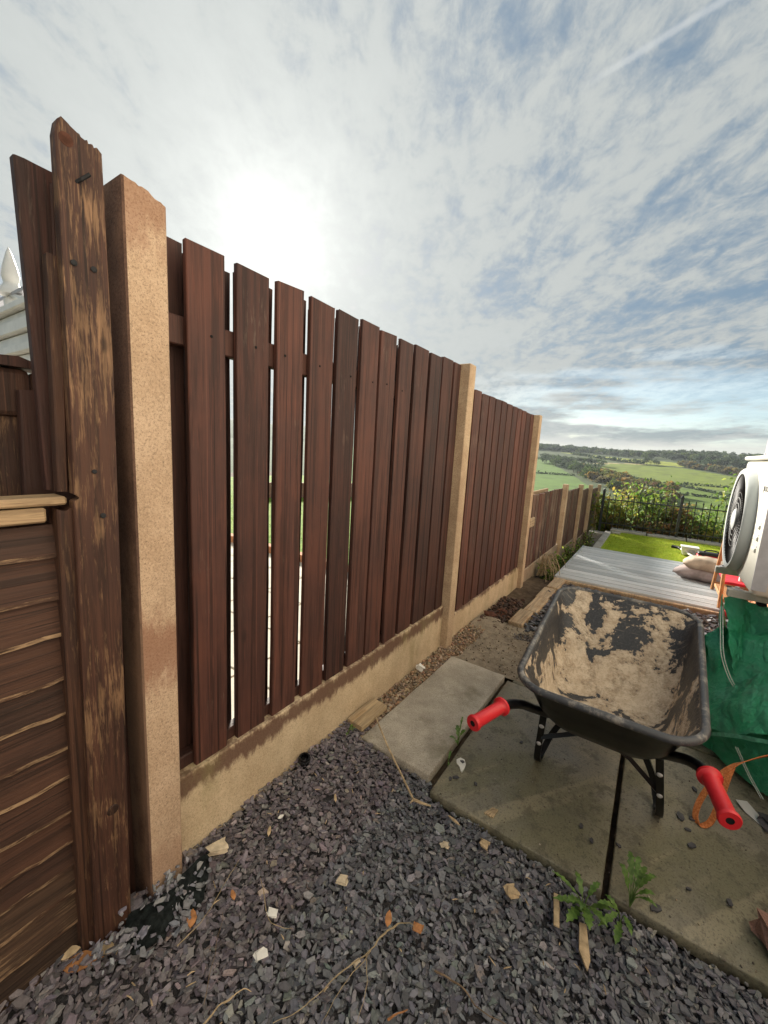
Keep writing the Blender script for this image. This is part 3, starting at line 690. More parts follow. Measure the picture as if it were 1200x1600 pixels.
# slate in the earth hollow
P = np.array([(random.gauss(-.62, .06), random.gauss(2.97, .045), .012+random.uniform(0, .015)) for _ in range(130)]); V, F, I = chips(P, .015, .05, tilt=.4)
pieces('slate_scatter', V, F, pal(len(P), [(.10, .09, .09), (.14, .12, .11)], .3)[I], 'slate', kind='stuff', label='slate bits gathered in the earth hollow by the timber end', cat='gravel')
# tan pebbles along the fence foot
P = []
while len(P) < 3400:
    x, y = random.uniform(-1.07, -.93), random.uniform(1.36, 2.95)
    if y < 2.36 and x > -.955: continue
    if y > 2.45 and random.random() < (y-2.45)*1.6: continue
    P.append((x, y, .035+random.uniform(-.015, .012)))
P = np.array(P); V, F, I = stones(P, .009, .026)
pieces('pebble_strip', V, F, pal(len(P), [(.34, .25, .17), (.27, .19, .12), (.42, .33, .24), (.22, .17, .13), (.36, .22, .14)], .25)[I], 'stone_pieces', kind='stuff', label='tan pebbles along the foot of the fence', cat='pebbles')
# grit on the earth
P = np.array([(random.uniform(-1.03, -.3), random.uniform(2.35, 3.1), .045+random.uniform(-.012, .004)) for _ in range(500)]); V, F, I = stones(P, .004, .014)
pieces('earth_grit', V, F, pal(len(P), [(.2, .15, .1), (.13, .1, .075), (.3, .24, .17)], .3)[I], 'stone_pieces', kind='stuff', label='grit scattered on the bare earth', cat='grit')
P = np.array([(random.uniform(-.57, .6), 1.3+random.random()**2*.9, .043) for _ in range(260)]); V, F, I = stones(P, .002, .007)
pieces('patio_grit', V, F, pal(len(P), [(.3, .25, .18), (.13, .11, .09), (.4, .36, .3)], .3)[I], 'stone_pieces', kind='stuff', label='crumbs of grit sprinkled over the wet patio', cat='grit')
# ------------------------------------------------------------------ fence: posts, gravel boards, panels
def rough_prism(out, axis, a, b, sub=3, amp=.002, seed=1):
    bm = prism(out, axis, a, b)
    bmesh.ops.bevel(bm, geom=[e for e in bm.edges if e.calc_length() > .25], offset=.004, segments=1, affect='EDGES')
    return bm
def jag(y0, y1, z0, z1, n, amp, seed):
    rs = random.Random(seed); return [(y0+(y1-y0)*k/n, z0+(z1-z0)*k/n+rs.uniform(-amp, amp)) for k in range(n+1)]
# near concrete post
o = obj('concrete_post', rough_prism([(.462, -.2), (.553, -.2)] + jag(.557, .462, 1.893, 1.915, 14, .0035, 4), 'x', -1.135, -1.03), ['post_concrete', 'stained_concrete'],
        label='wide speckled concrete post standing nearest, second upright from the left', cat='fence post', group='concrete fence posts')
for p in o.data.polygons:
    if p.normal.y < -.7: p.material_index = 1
def cpost(y0, y1, z0, z1, label, x0=-1.12, x1=-1.03, mt='thin_post_concrete'):
    bm = box(x0, x1, y0, y1, z0, z1, .006, 2); return obj('concrete_post', bm, mt, label=label, cat='fence post', group='concrete fence posts')
cpost(2.39, 2.485, -.2, 1.90, 'slim concrete post at far end of the tall front fence panel', -1.115)
cpost(4.20, 4.285, -.3, 1.765, 'concrete post where the tall fence steps down to low panels', -1.115, -1.035)
for yy, zt, lb in ((6.20, .99, 'first concrete post of the low fence, nearest the deck corner'), (7.62, .92, 'second concrete post of the low fence going away'), (8.86, .86, 'third concrete post of the low fence going away'), (10.3, .80, 'last concrete post of the low fence by the railing')):
    cpost(yy, yy+.09, -.6, zt, lb, -1.11, -1.04)
    
def gboard(y0, y1, z0, z1, mt, label, x1=-1.075):
    bm = box(x1-.045, x1, y0, y1, 0, z1-z0, .004, 1)
    bmesh.ops.subdivide_edges(bm, edges=[e for e in bm.edges if e.calc_length() > .5], cuts=24)
    for v in bm.verts:
        if v.co.z > (z1-z0)*.6: v.co.z += .004*nz(0, v.co.y, 2, 9)
    o = obj('gravel_board', bm, mt, None, (0, 0, z0), label=label, cat='gravel board', group='concrete gravel boards'); return o
gboard(.555, 2.388, .0, .335, 'board_concrete', 'stained concrete gravel board under the tall front panel')
gboard(2.487, 4.198, -.06, .215, 'board_concrete', 'concrete gravel board under the second tall panel')
for y0, y1, z1, lb in ((4.287, 6.198, .12, 'concrete gravel board under the first low panel'), (6.292, 7.618, -.02, 'concrete gravel board under the second low panel'), (7.712, 8.858, -.10, 'concrete gravel board under the third low panel'), (8.952, 10.298, -.18, 'concrete gravel board under the farthest low panel')):
    gboard(y0, y1, -.6, z1, 'low_board_concrete', lb)
# tall front panel: boards on both sides of three rails
pn = empty('fence_panel', (-1.09, .6, .3), label='tall brown hit-and-miss fence panel nearest the camera', cat='fence panel', group='wooden fence panels')
tops = [(.637, .750), (.790, .909), (.942, 1.061), (1.095, 1.220), (1.242, 1.365), (1.391, 1.515), (1.530, 1.655), (1.690, 1.810), (1.836, 1.971), (2.0, 2.131), (2.147, 2.276), (2.294, 2.386)]
bots = [.633, .795, .943, 1.093, 1.243, 1.383, 1.53, 1.69, 1.836, 2.0, 2.147, 2.294]
for k, ((a, b), c) in enumerate(zip(tops, bots)):
    o = plank('plank', b-a, .018, 1.568+k*.0015, k, 'plank_wood', pn, ((.0 if k < 11 else .002), (a+b)/2-.6, .004+random.uniform(-.004, .006)))
bk = [(.665, .812), (.833, .975), (.995, 1.134), (1.156, 1.285), (1.306, 1.443), (1.463, 1.606), (1.612, 1.765), (1.76, 1.915), (1.918, 2.07), (2.068, 2.22), (2.222, 2.385), (.575, .663)]
for k, (a, b) in enumerate(bk):
    plank('back_plank', b-a, .018, 1.53+.012*(k % 3), 30+k, 'back_wood', pn, (-.062-(k % 2)*.0005, (a+b)/2-.6, .03))
for z in (.0, 1.31): obj('rail', box(-.058, -.021, -.04, 1.786, z, z+.075, .003), 'back_wood', pn, (0, 0, .0 if z else -.0))
# screw heads down each board
sb = lathe([(.004, 0), (.0042, .001), (.003, .002), (.0001, .002)], (0, 0, 0), (1, 0, 0), 8); sc = None
for k, (a, b) in enumerate(tops[:8]):
    for z in (.03, 1.35):
        loc = (.0005, (a+b)/2-.6+random.uniform(-.03, .03), z+random.uniform(-.01, .01))
        if sc is None: sc = obj('screw', sb, 'bore_black', pn, loc)
        else: dup(sc, pn, loc)
# second tall panel
pn2 = empty('fence_panel', (-1.09, 2.5, .19), label='second tall fence panel, redder, between two slim posts', cat='fence panel', group='wooden fence panels')
y = 2.50; k = 0
while y < 4.1:
    wv = min(random.choice((.115, .12, .125)), 4.19-y); plank('plank', wv, .018, 1.595-.002*k, 60+k % 5, 'red_wood' if k in (1, 2, 6) else 'plank_wood', pn2, (0, y+wv/2-2.5, random.uniform(-.004, .004))); y += wv+.022; k += 1
y = 2.49; k = 0
while y < 4.1:
    wv = min(.147, 4.195-y); plank('back_plank', wv, .018, 1.56, 70+k % 3, 'back_wood', pn2, (-.062-(k % 2)*.001, y+wv/2-2.5, .02)); y += wv-.0; k += 1
for z in (.05, .65, 1.31): obj('rail', box(-.058, -.021, -.01, 1.695, z, z+.075, .003), 'back_wood', pn2)
# low panels
for (y0, y1, z0, z1, lb, sd) in ((4.29, 6.196, .10, .935, 'first low fence panel after the step, beside the deck', 0), (6.294, 7.616, -.04, .865, 'second low fence panel going away from the deck', 1), (7.714, 8.856, -.12, .80, 'third low fence panel going away', 2), (8.954, 10.296, -.2, .74, 'farthest low fence panel beside the metal railing', 3)):
    q = empty('fence_panel', (-1.09, y0, z0), label=lb, cat='fence panel', group='wooden fence panels'); y = y0+.005; k = 0
    while y < y1-.05:
        wv = min(random.choice((.11, .12)), y1-y); plank('plank', wv, .017, z1-z0+(.0 if k % 2 else .006), 80+k % 4, ('grey_wood' if (k*7+sd) % 4 else 'red_wood'), q, (0, y+wv/2-y0, random.uniform(-.006, .006))); y += wv+.02; k += 1
    y = y0; k = 0
    while y < y1-.03:
        wv = min(.145, y1-y); plank('back_plank', wv, .017, z1-z0-.02, 90+k % 3, 'back_wood', q, (-.055-(k % 2)*.001, y+wv/2-y0, .0)); y += wv; k += 1
    for z in (.1, (z1-z0)*.82): obj('rail', box(-.052, -.02, 0, y1-y0-.004, z, z+.06), 'back_wood', q)
    if sd == 0:
        obj('broken_rail_end', box(.0015, .03, .12, .30, .50, .60, .008), 'sleeper_wood', q, label='snapped pale stub of rail sticking out near the post')
        obj('rail_cap', box(-.08, -.058, -.02, 1.2, z1-z0-.02, z1-z0+.03, .004), 'cap_wood', q)
# ------------------------------------------------------------------ wooden post and lapped panel at the left
pc_out = [(.322, -.05), (.406, -.05), (.417, .7), (.424, 1.22), (.428, 1.5), (.427, 1.93), (.420, 1.936), (.417, 1.928), (.411, 1.938), (.407, 1.927), (.402, 1.941), (.397, 1.930), (.389, 1.944), (.384, 1.938), (.372, 1.951), (.360, 1.957), (.353, 1.949), (.348, 1.925), (.345, 1.5), (.341, 1.232), (.352, 1.226), (.352, 1.222), (.339, 1.216), (.332, .7)]
wp = empty('wooden_post', (0, 0, 0), label='tall weathered timber post with flaking brown stain and jagged top', cat='fence post')
bm = prism(pc_out, 'x', -1.058, -1.03); bmesh.ops.bevel(bm, geom=[e for e in bm.edges if abs(e.verts[0].co.x-e.verts[1].co.x) < .01 and max(e.verts[0].co.x, e.verts[1].co.x) > -1.04], offset=.003, segments=1, affect='EDGES')
obj('post', bm, 'worn_wood', wp)
for (yy, z, r_) in ((.365, 1.70, .006), (.400, 1.70, .006), (.380, 1.28, .005), (.392, 1.18, .006)): obj('nail_head', lathe([(r_, 0), (r_, .002), (r_*.6, .003), (.0001, .003)], (-1.0295, yy, z), (1, 0, 0), 10), 'rubber', wp)
obj('bent_nail', tube([(-1.032, .378, 1.853), (-1.022, .384, 1.858), (-1.016, .397, 1.872)], .0035, 6), 'rubber', wp)
obj('knot', lathe([(.0125, 0), (.012, .0008), (.008, .0004), (.0001, .0011)], (-1.0302, .365, 1.92), (1, 0, 0), 14), 'dirt_red', wp)
obj('knot', lathe([(.014, 0), (.012, .002), (.0001, .002)], (-1.0302, .378, .42), (1, 0, 0), 14), 'batten_wood', wp)
def slanted(name, y0, y1, y0b, y1b, z0, z1, x0, x1, mt, label, cat='batten', parent=None, seed=1):
    bm = prism([(y0b, z0), (y1b, z0)] + jag(y1, y0, z1, z1, 4, .003, seed), 'x', x0, x1)
    bmesh.ops.bevel(bm, geom=[e for e in bm.edges if e.calc_length() > .3], offset=.003, segments=1, affect='EDGES')
    return obj(name, bm, mt, parent, label=label, cat=cat)
slanted('batten', .313, .347, .297, .337, -.03, 1.198, -1.10, -1.045, 'batten_wood', 'narrow worn batten left of the weathered post, lower half', seed=2)
slanted('batten', .331, .354, .322, .341, 1.235, 1.712, -1.09, -1.06, 'batten_wood', 'narrow upright batten left of the weathered post, upper half', seed=3)
slanted('wide_board', .303, .372, .316, .365, 1.235, 1.883, -1.13, -1.105, 'plank_wood', 'wide dark red board rising behind the weathered post at far left', 'board', seed=5)
slanted('thin_board', .355, .37, .345, .362, 1.235, 1.86, -1.10, -1.092, 'back_wood', 'thin dark strip between the wide board and the weathered post', 'board', seed=6)
slanted('dark_board', .445, .480, .418, .475, -.05, 1.905, -1.165, -1.138, 'back_wood', 'dark upright board filling the gap between timber post and concrete post', 'board', seed=7)
slanted('filler_board', .30, .455, .26, .44, -.05, 1.45, -1.20, -1.17, 'back_wood', 'dark board set back behind the two near posts', 'board', seed=8)
lp = empty('lapped_panel', (-1.08, .31, 0), label='low lapped fence panel of horizontal dark boards at far left', cat='fence panel')
zs = [1.163, 1.108, 1.012, .922, .815, .73, .642, .561, .471, .386, .318, .241, .154, .066, -.03]
for k, (zt, zb) in enumerate(zip(zs, zs[1:])):
    y1 = .317-.001*k - .31
    bm = bmesh.new(); n = 26; rs = random.Random(k)
    prof = lambda yv: [(-.012, zt), (.0, zt-.001), (.016, zb-.007), (.0160, zb-.0160), (-.004, zb-.017)]
    rings = []
    for i in range(n+1):
        yv = -.9 + (y1+.9)*i/n; wv = rs.uniform(-.003, .003)
        rings.append([bm.verts.new((x, yv, z+(wv if z < zb else 0))) for x, z in prof(yv)])
    for a, b in zip(rings, rings[1:]):
        for q in range(5): bm.faces.new((a[q], a[(q+1) % 5], b[(q+1) % 5], b[q])).material_index = 1 if q in (2, 3) else 0
    bm.faces.new(rings[0]); bm.faces.new(rings[-1][::-1])
    obj('lapped_board', bm, ['lap_wood' if k < 10 else 'lap_worn', 'lap_edge'], lp)
obj('cap_rail', box(-.03, .035, -.9, .022, 1.208, 1.226, .004), 'cap_wood', lp)
obj('top_rail', box(-.02, .03, -.9, -.014, 1.172, 1.204, .004), 'cap_wood', lp)
# neighbour's post with cap block seen above the lapped panel
npst = empty('neighbour_post', (-1.25, .3, 0), label='neighbour\'s stubby brown post with block and sloping cap at left edge', cat='fence post')
obj('post', box(-.03, .02, -.09, .05, .2, 1.40, .004), 'batten_wood', npst)
obj('block', box(-.03, .035, -.12, .033, 1.39, 1.497, .012, 2), 'batten_wood', npst)
bm = prism([(-.13, 1.499), (.058, 1.499), (.056, 1.507), (.01, 1.522), (-.10, 1.512), (-.13, 1.51)], 'x', -.05, .05); obj('cap', bm, 'back_wood', npst)
slanted('neighbour_board', .335, .358, .315, .345, .2, 1.49, -1.245, -1.225, 'batten_wood', 'brownish upright board just right of the neighbour\'s stubby post', 'board', seed=9)
nf = empty('neighbour_fence', (-1.30, -.9, .1), label='dark close-boarded fence behind the neighbour\'s stubby post', cat='fence panel')
for k in range(10): plank('plank', .118, .016, 1.26, 95+k % 3, 'back_wood', nf, (0, .12*k, 0))
# ------------------------------------------------------------------ neighbour's garden through the gaps
obj('neighbour_bank', box(-14, -1.2, -6, 12, -1.6, .02), 'soil', kind='structure')
npv = empty('neighbour_patio', (0, 0, 0), kind='structure'); s0 = None
for i in range(9):
    for j in range(8):
        loc = (-1.55-.46*i, -.3+.46*j, .08)
        if s0 is None: s0 = obj('paving_slab', box(-.226, .226, -.226, .226, -.05, 0, .004), 'pale_paving', npv, loc)
        else: dup(s0, npv, loc)
grid_sheet('neighbour_lawn', -12, -1.25, 3.17, 11.5, 20, 20, lambda x, y: .07, 'far_turf', kind='structure')
n = 9000; P = np.stack([rng.uniform(-8, -1.4, n), rng.uniform(3.18, 9, n), np.full(n, .07)], -1); V, F, I = leaves(P, (.03, .06), 1.2, .12)
pieces('neighbour_grass', V, F, pal(n, [(.16, .26, .035), (.22, .32, .05), (.12, .2, .03)], .2)[I], 'leafy', kind='stuff', label='neighbour\'s sunlit grass seen through the fence gaps', cat='grass')
bm = bmesh.new()
for i in range(20):
    for j in range(5): add_box(bm, -.1, .0, i*.225+(j % 2)*.11, i*.225+.215+(j % 2)*.11, j*.075, j*.075+.066)
o = obj('garden_wall', bm, 'brick_pink', None, (-7.6, 5.6, .05), label='low pinkish brick wall at the back of the neighbour\'s lawn', cat='garden wall'); o.rotation_euler = (0, 0, R(-28))
o = obj('neighbour_kerb', box(0, .1, 0, 2.0, 0, .09, .005), 'brick_red', None, (-4.5, 3.14, .07), label='red brick edging between neighbour\'s lawn and paving', cat='kerb'); o.rotation_euler = (0, 0, R(-90))
fl = empty('flower_clump', (-4.3, 6.4, .07), label='red flowers in the neighbour\'s garden glimpsed through a fence gap', cat='flowers')
P = np.array([(random.gauss(0, .14), random.gauss(0, .14), random.uniform(0, .4)) for _ in range(160)]); V, F, I = leaves(P, (.05, .1), 1, .6); pieces('foliage', V, F, pal(160, [(.05, .1, .03), (.08, .13, .03)])[I], 'leafy', fl)
P = np.array([(random.gauss(0, .13), random.gauss(0, .13), random.uniform(.3, .48)) for _ in range(60)]); V, F, I = leaves(P, (.05, .08), 1, .9); pieces('blossom', V, F, pal(60, [(.6, .03, .04)])[I], 'leafy', fl)
# conservatory roof with finial beyond
cn = empty('conservatory', (-4.7, 1.2, 0), label='white conservatory eaves with spiked finial at the left edge', cat='conservatory')
bm = bmesh.new()
for z0, z1, dd in ((1.2, 1.95, .0), (1.955, 2.02, .05), (2.025, 2.10, .02), (2.105, 2.20, .06), (2.205, 2.26, .03), (2.265, 2.32, .08)): add_box(bm, -2.6, 1.2, -dd-.02, .6, z0, z1, .008)
obj('eaves', bm, 'white_plastic', cn)
fn = obj('finial', lathe([(.0001, .36), (.02, .31), (.05, .2), (.062, .13), (.055, .10), (.05, .08), (.055, .06), (.08, .03), (.10, .0), (.10, -.02), (.03, -.03), (.06, -.06), (.055, -.12), (.03, -.22), (.0001, -.32)], (.03, .0, 2.46), (0, 0, 1), 16), 'white_plastic', cn, smooth=True)
obj('ridge', box(-2.2, .5, -.03, .03, 2.42, 2.45, .004), 'pipe_grey', cn)
obj('hip_bar', tube([(.06, 0, 2.44), (.9, -.02, 2.20)], .03, 8), 'white_plastic', cn)
# ------------------------------------------------------------------ timber edging, deck, lawn
tm = empty('timber_edging', (-.77, 3.1, 0), label='pale rough timber edging running beside the slate to the deck corner', cat='timber edging')
yy = 0.0
for k, L in enumerate((.34, .42, .36, .40)):
    o = obj('timber', box(-.055, .055, 0, L-.008, -.06, .062+.005*(k % 2), .008, 2), 'sleeper_wood', tm, (.035*k*.3+random.uniform(-.008, .008), yy, random.uniform(-.004, .006))); o.rotation_euler = (0, R(random.uniform(-2, 2)), R(random.uniform(-2, 1))); yy += L
deck = empty('deck', (0, 4.66, 0), kind='structure')
b0 = None; nb = 14; dw = 1.96/nb
for k in range(nb):
    if b0 is None:
        bm = bmesh.new(); g = 5
        add_box(bm, -.775, 2.2, .006, dw-.008, -.024, -.006, .002)
        for q in range(g): add_box(bm, -.775, 2.2, .008+q*(dw-.016)/g, .008+(q+.70)*(dw-.016)/g, -.0061, 0)
        b0 = obj('deck_board', bm, 'deck_composite', deck, (0, 0, .075))
    else: dup(b0, deck, (random.uniform(-.002, .002), k*dw, .075+random.uniform(-.0012, .0012)))
obj('fascia', box(-.8, 2.2, -.055, -.006, -.05, .058, .006), 'sleeper_wood', deck)
obj('edge_trim', box(-.80, -.777, -.004, 1.965, -.12, .078, .003), 'deck_composite', deck)
grid_sheet('lawn', -.6, 3.3, 6.62, 8.78, 20, 14, lambda x, y: .02+.006*nz(x, y, 0, 3), 'lawn_turf', kind='structure')
n = 26000; P = np.stack([rng.uniform(-.58, 1.9, n), rng.uniform(6.64, 8.76, n), np.full(n, .02)], -1); V, F, I = leaves(P, (.02, .042), .9, .13)
# stand blades up: swap axes
pieces('lawn_grass', V, F, pal(n, [(.38, .48, .03), (.48, .54, .05), (.27, .39, .03), (.56, .56, .09)], .2)[I], 'leafy', kind='stuff', label='bright mown grass behind the deck', cat='grass')
obj('lawn_kerb', box(-.69, -.585, 6.66, 8.6, -.08, .045, .01, 2), 'kerb_stone', None, label='pale stone kerb along the left side of the small lawn', cat='kerb')
obj('flat_stone', box(-.58, -.44, 8.5, 8.64, .0, .05, .012, 2), 'kerb_stone', None, label='small pale flat stone at the corner of the lawn', cat='stone')
cop = empty('coping', (-.6, 8.8, 0), label='grey stone coping along the back of the lawn under the railing', cat='coping')
for k in range(5): obj('coping_stone', box(0, .585, 0, .26, -.2, .055, .014, 2), 'kerb_stone', cop, (.6*k-.03, .0, random.uniform(-.006, .006))).rotation_euler = (0, 0, R(-.8))
obj('step_stone', box(-.98, -.66, 8.62, 8.86, -.4, -.02, .015, 2), 'kerb_stone', None, label='low grey stone at foot of the left railing post', cat='stone')
# ------------------------------------------------------------------ metal railing
def rail_post(x, y, z0, z1, parent):
    bm = box(x-.022, x+.022, y-.022, y+.022, z0, z1-.03, .003)
    add_tube(bm, [(x, y, z1-.03), (x, y, z1-.015)], [.032, .032], 10); bmesh.ops.create_uvsphere(bm, u_segments=10, v_segments=6, radius=.024, matrix=Matrix.Translation((x, y, z1)))
    return obj('post', bm, 'railing_paint', parent)
def railing(x0, y0, x1, y1, zb, nbar, label, postend):
    t = empty('metal_railing', (x0, y0, 0), label=label, cat='railing', group='black metal railings'); L = math.hypot(x1-x0, y1-y0); t.rotation_euler = (0, 0, math.atan2(y1-y0, x1-x0))
    rail_post(0, 0, zb-.1, .79, t)
    if postend: rail_post(L, 0, zb-.05, .79, t)
    for z in (.13, .60): obj('rail', box(.02, L-.02, -.012, .012, z, z+.02), 'railing_paint', t)
    b0 = None
    for k in range(nbar):
        xx = L*(k+1)/(nbar+1)
        if b0 is None: b0 = obj('bar', tube([(0, 0, .04), (0, 0, .67), (0, 0, .69), (0, 0, .735)], [.0075, .0075, .014, .001], 6), 'railing_paint', t, (xx, 0, 0))
        else: dup(b0, t, (xx, 0, random.uniform(-.003, .003)))
railing(-.83, 8.93, .41, 8.96, .0, 11, 'black spiked railing between the two tall posts behind the lawn', False)
railing(.41, 8.96, 1.75, 8.99, .05, 12, 'black spiked railing right of the second post, behind the outdoor unit', True)
# ------------------------------------------------------------------ shrubs beyond railing
BUSH = {'green': [(.16, .26, .045), (.23, .34, .06), (.11, .19, .04), (.34, .38, .08)], 'yellow': [(.30, .35, .07), (.42, .40, .09), (.18, .26, .05), (.46, .36, .08)], 'rust': [(.25, .19, .07), (.30, .16, .06), (.19, .22, .06), (.15, .13, .06)]}
def shrub(name, x, y, zb, h, wd, tone, n, label, leaf=(.05, .1), seed=0, group=None, cat='shrub', spread=.5):
    t = empty(name, (x, y, zb), label=label, cat=cat, group=group); bm = bmesh.new(); rs = random.Random(seed); pts = []
    for k in range(9):
        a = rs.uniform(0, 6.28); q = wd*rs.uniform(.1, .55); top = h*rs.uniform(.7, 1.0); p = [(0, 0, 0), (q*.35*math.cos(a), q*.35*math.sin(a), top*.5), (q*math.cos(a), q*math.sin(a), top)]
        sp_ = smooth_path(p, 4); add_tube(bm, sp_, [.012*(1-i/len(sp_))+.003 for i in range(len(sp_))], 5)
        for _ in range(n//9):
            i = rs.randint(2, len(sp_)-1); c = sp_[i]; f = wd*.30*(.5+.5*rs.random()); pts.append((c.x+rs.gauss(0, f*.6), c.y+rs.gauss(0, f*.6), max(.02, c.z+rs.gauss(0, f*.55))))
    obj('stems', bm, 'bark', t); P = np.array(pts); V, F, I = leaves(P, leaf, .9, .55, .25)
    pieces('foliage', V, F, pal(len(P), BUSH[tone], .25)[I], 'leafy', t); return t
for k, (x, y, h, wd, tone, lb) in enumerate((
    (-.62, 9.7, 1.30, .8, 'yellow', 'leafy yellow-green shrub just right of the left railing post'), (-.05, 9.9, 1.45, .8, 'green', 'tallest yellow-green shrub behind the middle of the railing'),
    (.42, 9.75, 1.12, .7, 'rust', 'low rusty shrub behind the second railing post'), (.95, 9.8, 1.05, .7, 'green', 'low green shrub behind the right-hand railing'),
    (1.55, 9.9, 1.75, .9, 'green', 'tall leafy sapling rising above the railing beside the outdoor unit'), (-.35, 9.45, .85, .7, 'rust', 'russet undergrowth bush low behind the left bars'),
    (.15, 9.40, .8, .7, 'rust', 'brownish undergrowth bush low behind the middle bars'), (.72, 9.4, .72, .7, 'rust', 'brownish undergrowth bush low behind the right-hand bars'),
    (1.25, 9.45, .9, .7, 'yellow', 'yellowish low bush behind the bars next to the outdoor unit'), (-1.05, 10.9, 1.0, .7, 'green', 'green shrub peeping past the end of the low fence'))):
    shrub('shrub', x, y, -.75, h*1.12, wd, tone, 1900, lb, (.05, .12), k)
shrub('sapling', -1.75, 5.6, .0, 1.08, .28, 'green', 90, 'thin green sapling poking above the low fence, left', (.04, .08), 77, cat='sapling')
shrub('sapling', -2.0, 5.2, .0, .98, .3, 'green', 90, 'short leafy sapling at the tall fence end', (.04, .07), 78, cat='sapling')
# weeds in the bed between fence and deck
for k, (x, y, h, wd, lb) in enumerate(((-.93, 4.95, .22, .2, 'dark green weeds nearest the timber end, beside the deck'), (-.88, 5.5, .26, .22, 'dark green weeds beside the middle of the deck edge'), (-.9, 6.2, .28, .25, 'bushy weeds at the far corner of the deck'), (-.86, 7.0, .3, .25, 'weeds in the bed beside the pale lawn kerb'), (-.88, 7.8, .28, .22, 'weeds in the bed near the railing post'))):
    shrub('weed_clump', x, y, -.1-.07*max(0, y-4.6), h+.05*max(0, y-5), wd, 'green', 260, lb, (.025, .06), 40+k, 'weeds in the fence bed', 'weeds')
bm = bmesh.new(); rs = random.Random(3)
for k in range(34):
    a = rs.uniform(-1.2, 1.8); L = rs.uniform(.12, .34); h = rs.uniform(.08, .30); x, y = rs.gauss(0, .02), rs.gauss(0, .02)
    add_tube(bm, smooth_path([(x, y, 0), (x+math.cos(a)*L*.35, y+math.sin(a)*L*.3, h), (x+math.cos(a)*L*.8, y+math.sin(a)*L*.7, h*.75), (x+math.cos(a)*L, y+math.sin(a)*L, h*.15)], 4), .0028, 4)
obj('dead_grass', bm, 'stem_straw', None, (-1.0, 4.9, -.03), label='straw-coloured dead grass clump against the low fence foot', cat='dead grass')
# ------------------------------------------------------------------ things on the deck and lawn
def sack(name, x, y, z, lx, ly, h, rz, mt, label):
    bm = bmesh.new(); bmesh.ops.create_cube(bm, size=1); bmesh.ops.subdivide_edges(bm, edges=bm.edges[:], cuts=9, use_grid_fill=True)
    for v in bm.verts:
        p = v.co*2; e = max(abs(p.x), abs(p.y)); prof = max(.08, (1-abs(p.x)**4)**.5*(1-abs(p.y)**4)**.5)
        q9 = .018*(1-2*abs(nz(p.x*3+x, p.y*3, p.z, 1.0)))*prof
        v.co = Vector((p.x*lx/2*(1-.05*abs(p.y)), p.y*ly/2*(1-.05*abs(p.x)), (p.z*.5*prof+.5)*h + q9*(1 if p.z > 0 else 0) + .012*nz(p.x*2, p.y*2, p.z+x*9, 1.4)*prof))
        if v.co.z < .02: v.co.z = max(0, v.co.z*.4)
    o = obj(name, bm, mt, None, (x, y, z), smooth=True, label=label, cat='sack', group='filled sacks on the deck'); o.rotation_euler = (0, 0, rz); return o
sack('sack', .60, 5.78, .078, .60, .40, .12, R(-12), 'sack_grey', 'dirty grey filled sack lying underneath on the deck')
sack('sack', .63, 5.80, .185, .52, .36, .13, R(-6), 'sack_tan', 'tan filled sack lying on top of the grey sack')
# wooden folding chair
ch = empty('wooden_chair', (.63, 5.0, .075), label='wooden folding chair frame with red seat standing by the brick wall', cat='chair')
def stick(p, q, r_, nm, mt='orange_wood'): return obj(nm, tube([p, q], r_, 8), mt, ch)
stick((.0, .40, 0), (.02, .24, .80), .016, 'leg'); stick((-.005, -.28, 0), (.0, -.12, .40), .016, 'leg')
stick((.18, .42, 0), (.20, .26, .80), .016, 'leg'); stick((.17, -.26, 0), (.18, -.10, .40), .016, 'leg')
for z in (.0, .26): obj('crossbar', tube([(.0, .385-z*.2, .08+z), (.18, .405-z*.2, .08+z)], .011, 8), 'orange_wood', ch)
obj('side_board', box(.005, .10, -.26, .34, .055, .085, .004), 'orange_wood', ch)
bm = box(.012, .175, -.18, .36, .21, .235, .006); obj('seat', bm, 'red_fabric', ch)
cu = obj('red_cloth', box(-.10, .12, -.1, .1, 0, .05, .02, 3), 'red_fabric', None, (.73, 4.55, .08), smooth=True, label='crumpled red cloth with white edge lying by the brick wall', cat='cloth')
for v in cu.data.vertices: v.co.z += .03*nz(v.co.x, v.co.y, 1, 14); v.co.x += .02*nz(v.co.y, v.co.x, 5, 12)
cr = empty('white_crate', (.53, 7.45, .03), label='white plastic tub standing on the lawn behind the sacks', cat='tub')
bm = box(-.105, .105, -.08, .08, 0, .13, .02, 2)
for v in bm.verts:
    if v.co.z < .06: v.co.x *= .8; v.co.y *= .8
obj('body', bm, 'white_plastic', cr); obj('rim', box(-.112, .112, -.088, .088, .122, .135, .004), 'white_plastic', cr)
obj('label_patch', box(-.01, .06, -.0835, -.0785, .05, .10, .002), 'pipe_grey', cr)
tl = empty('garden_tool', (.42, 7.40, .03), label='white-handled garden tool with black grip lying on the lawn', cat='garden tool')
obj('shaft', tube([(.0, .12, .07), (.16, -.2, .03)], .014, 8), 'white_plastic', tl); obj('grip', tube([(-.10, .2, .07), (-.02, .16, .075), (.0, .12, .07)], .025, 8), 'tool_black', tl, smooth=True); obj('brace', tube([(.14, -.08, .03), (.22, .12, .06)], .012, 8), 'white_plastic', tl)
tb = empty('tool_bag', (.77, 7.22, .03), label='red and black tool bag lying behind the sacks on the lawn', cat='tool bag')
obj('body', box(-.17, .16, -.10, .10, 0, .09, .03, 3), 'tool_red', tb, smooth=True); obj('top', box(-.16, .15, -.085, .085, .075, .125, .022, 3), 'tool_black', tb, smooth=True)
obj('handle', tube(smooth_path([(-.10, -.02, .11), (-.06, -.02, .155), (.05, -.02, .155), (.09, -.02, .11)]), .009, 6), 'tool_black', tb)
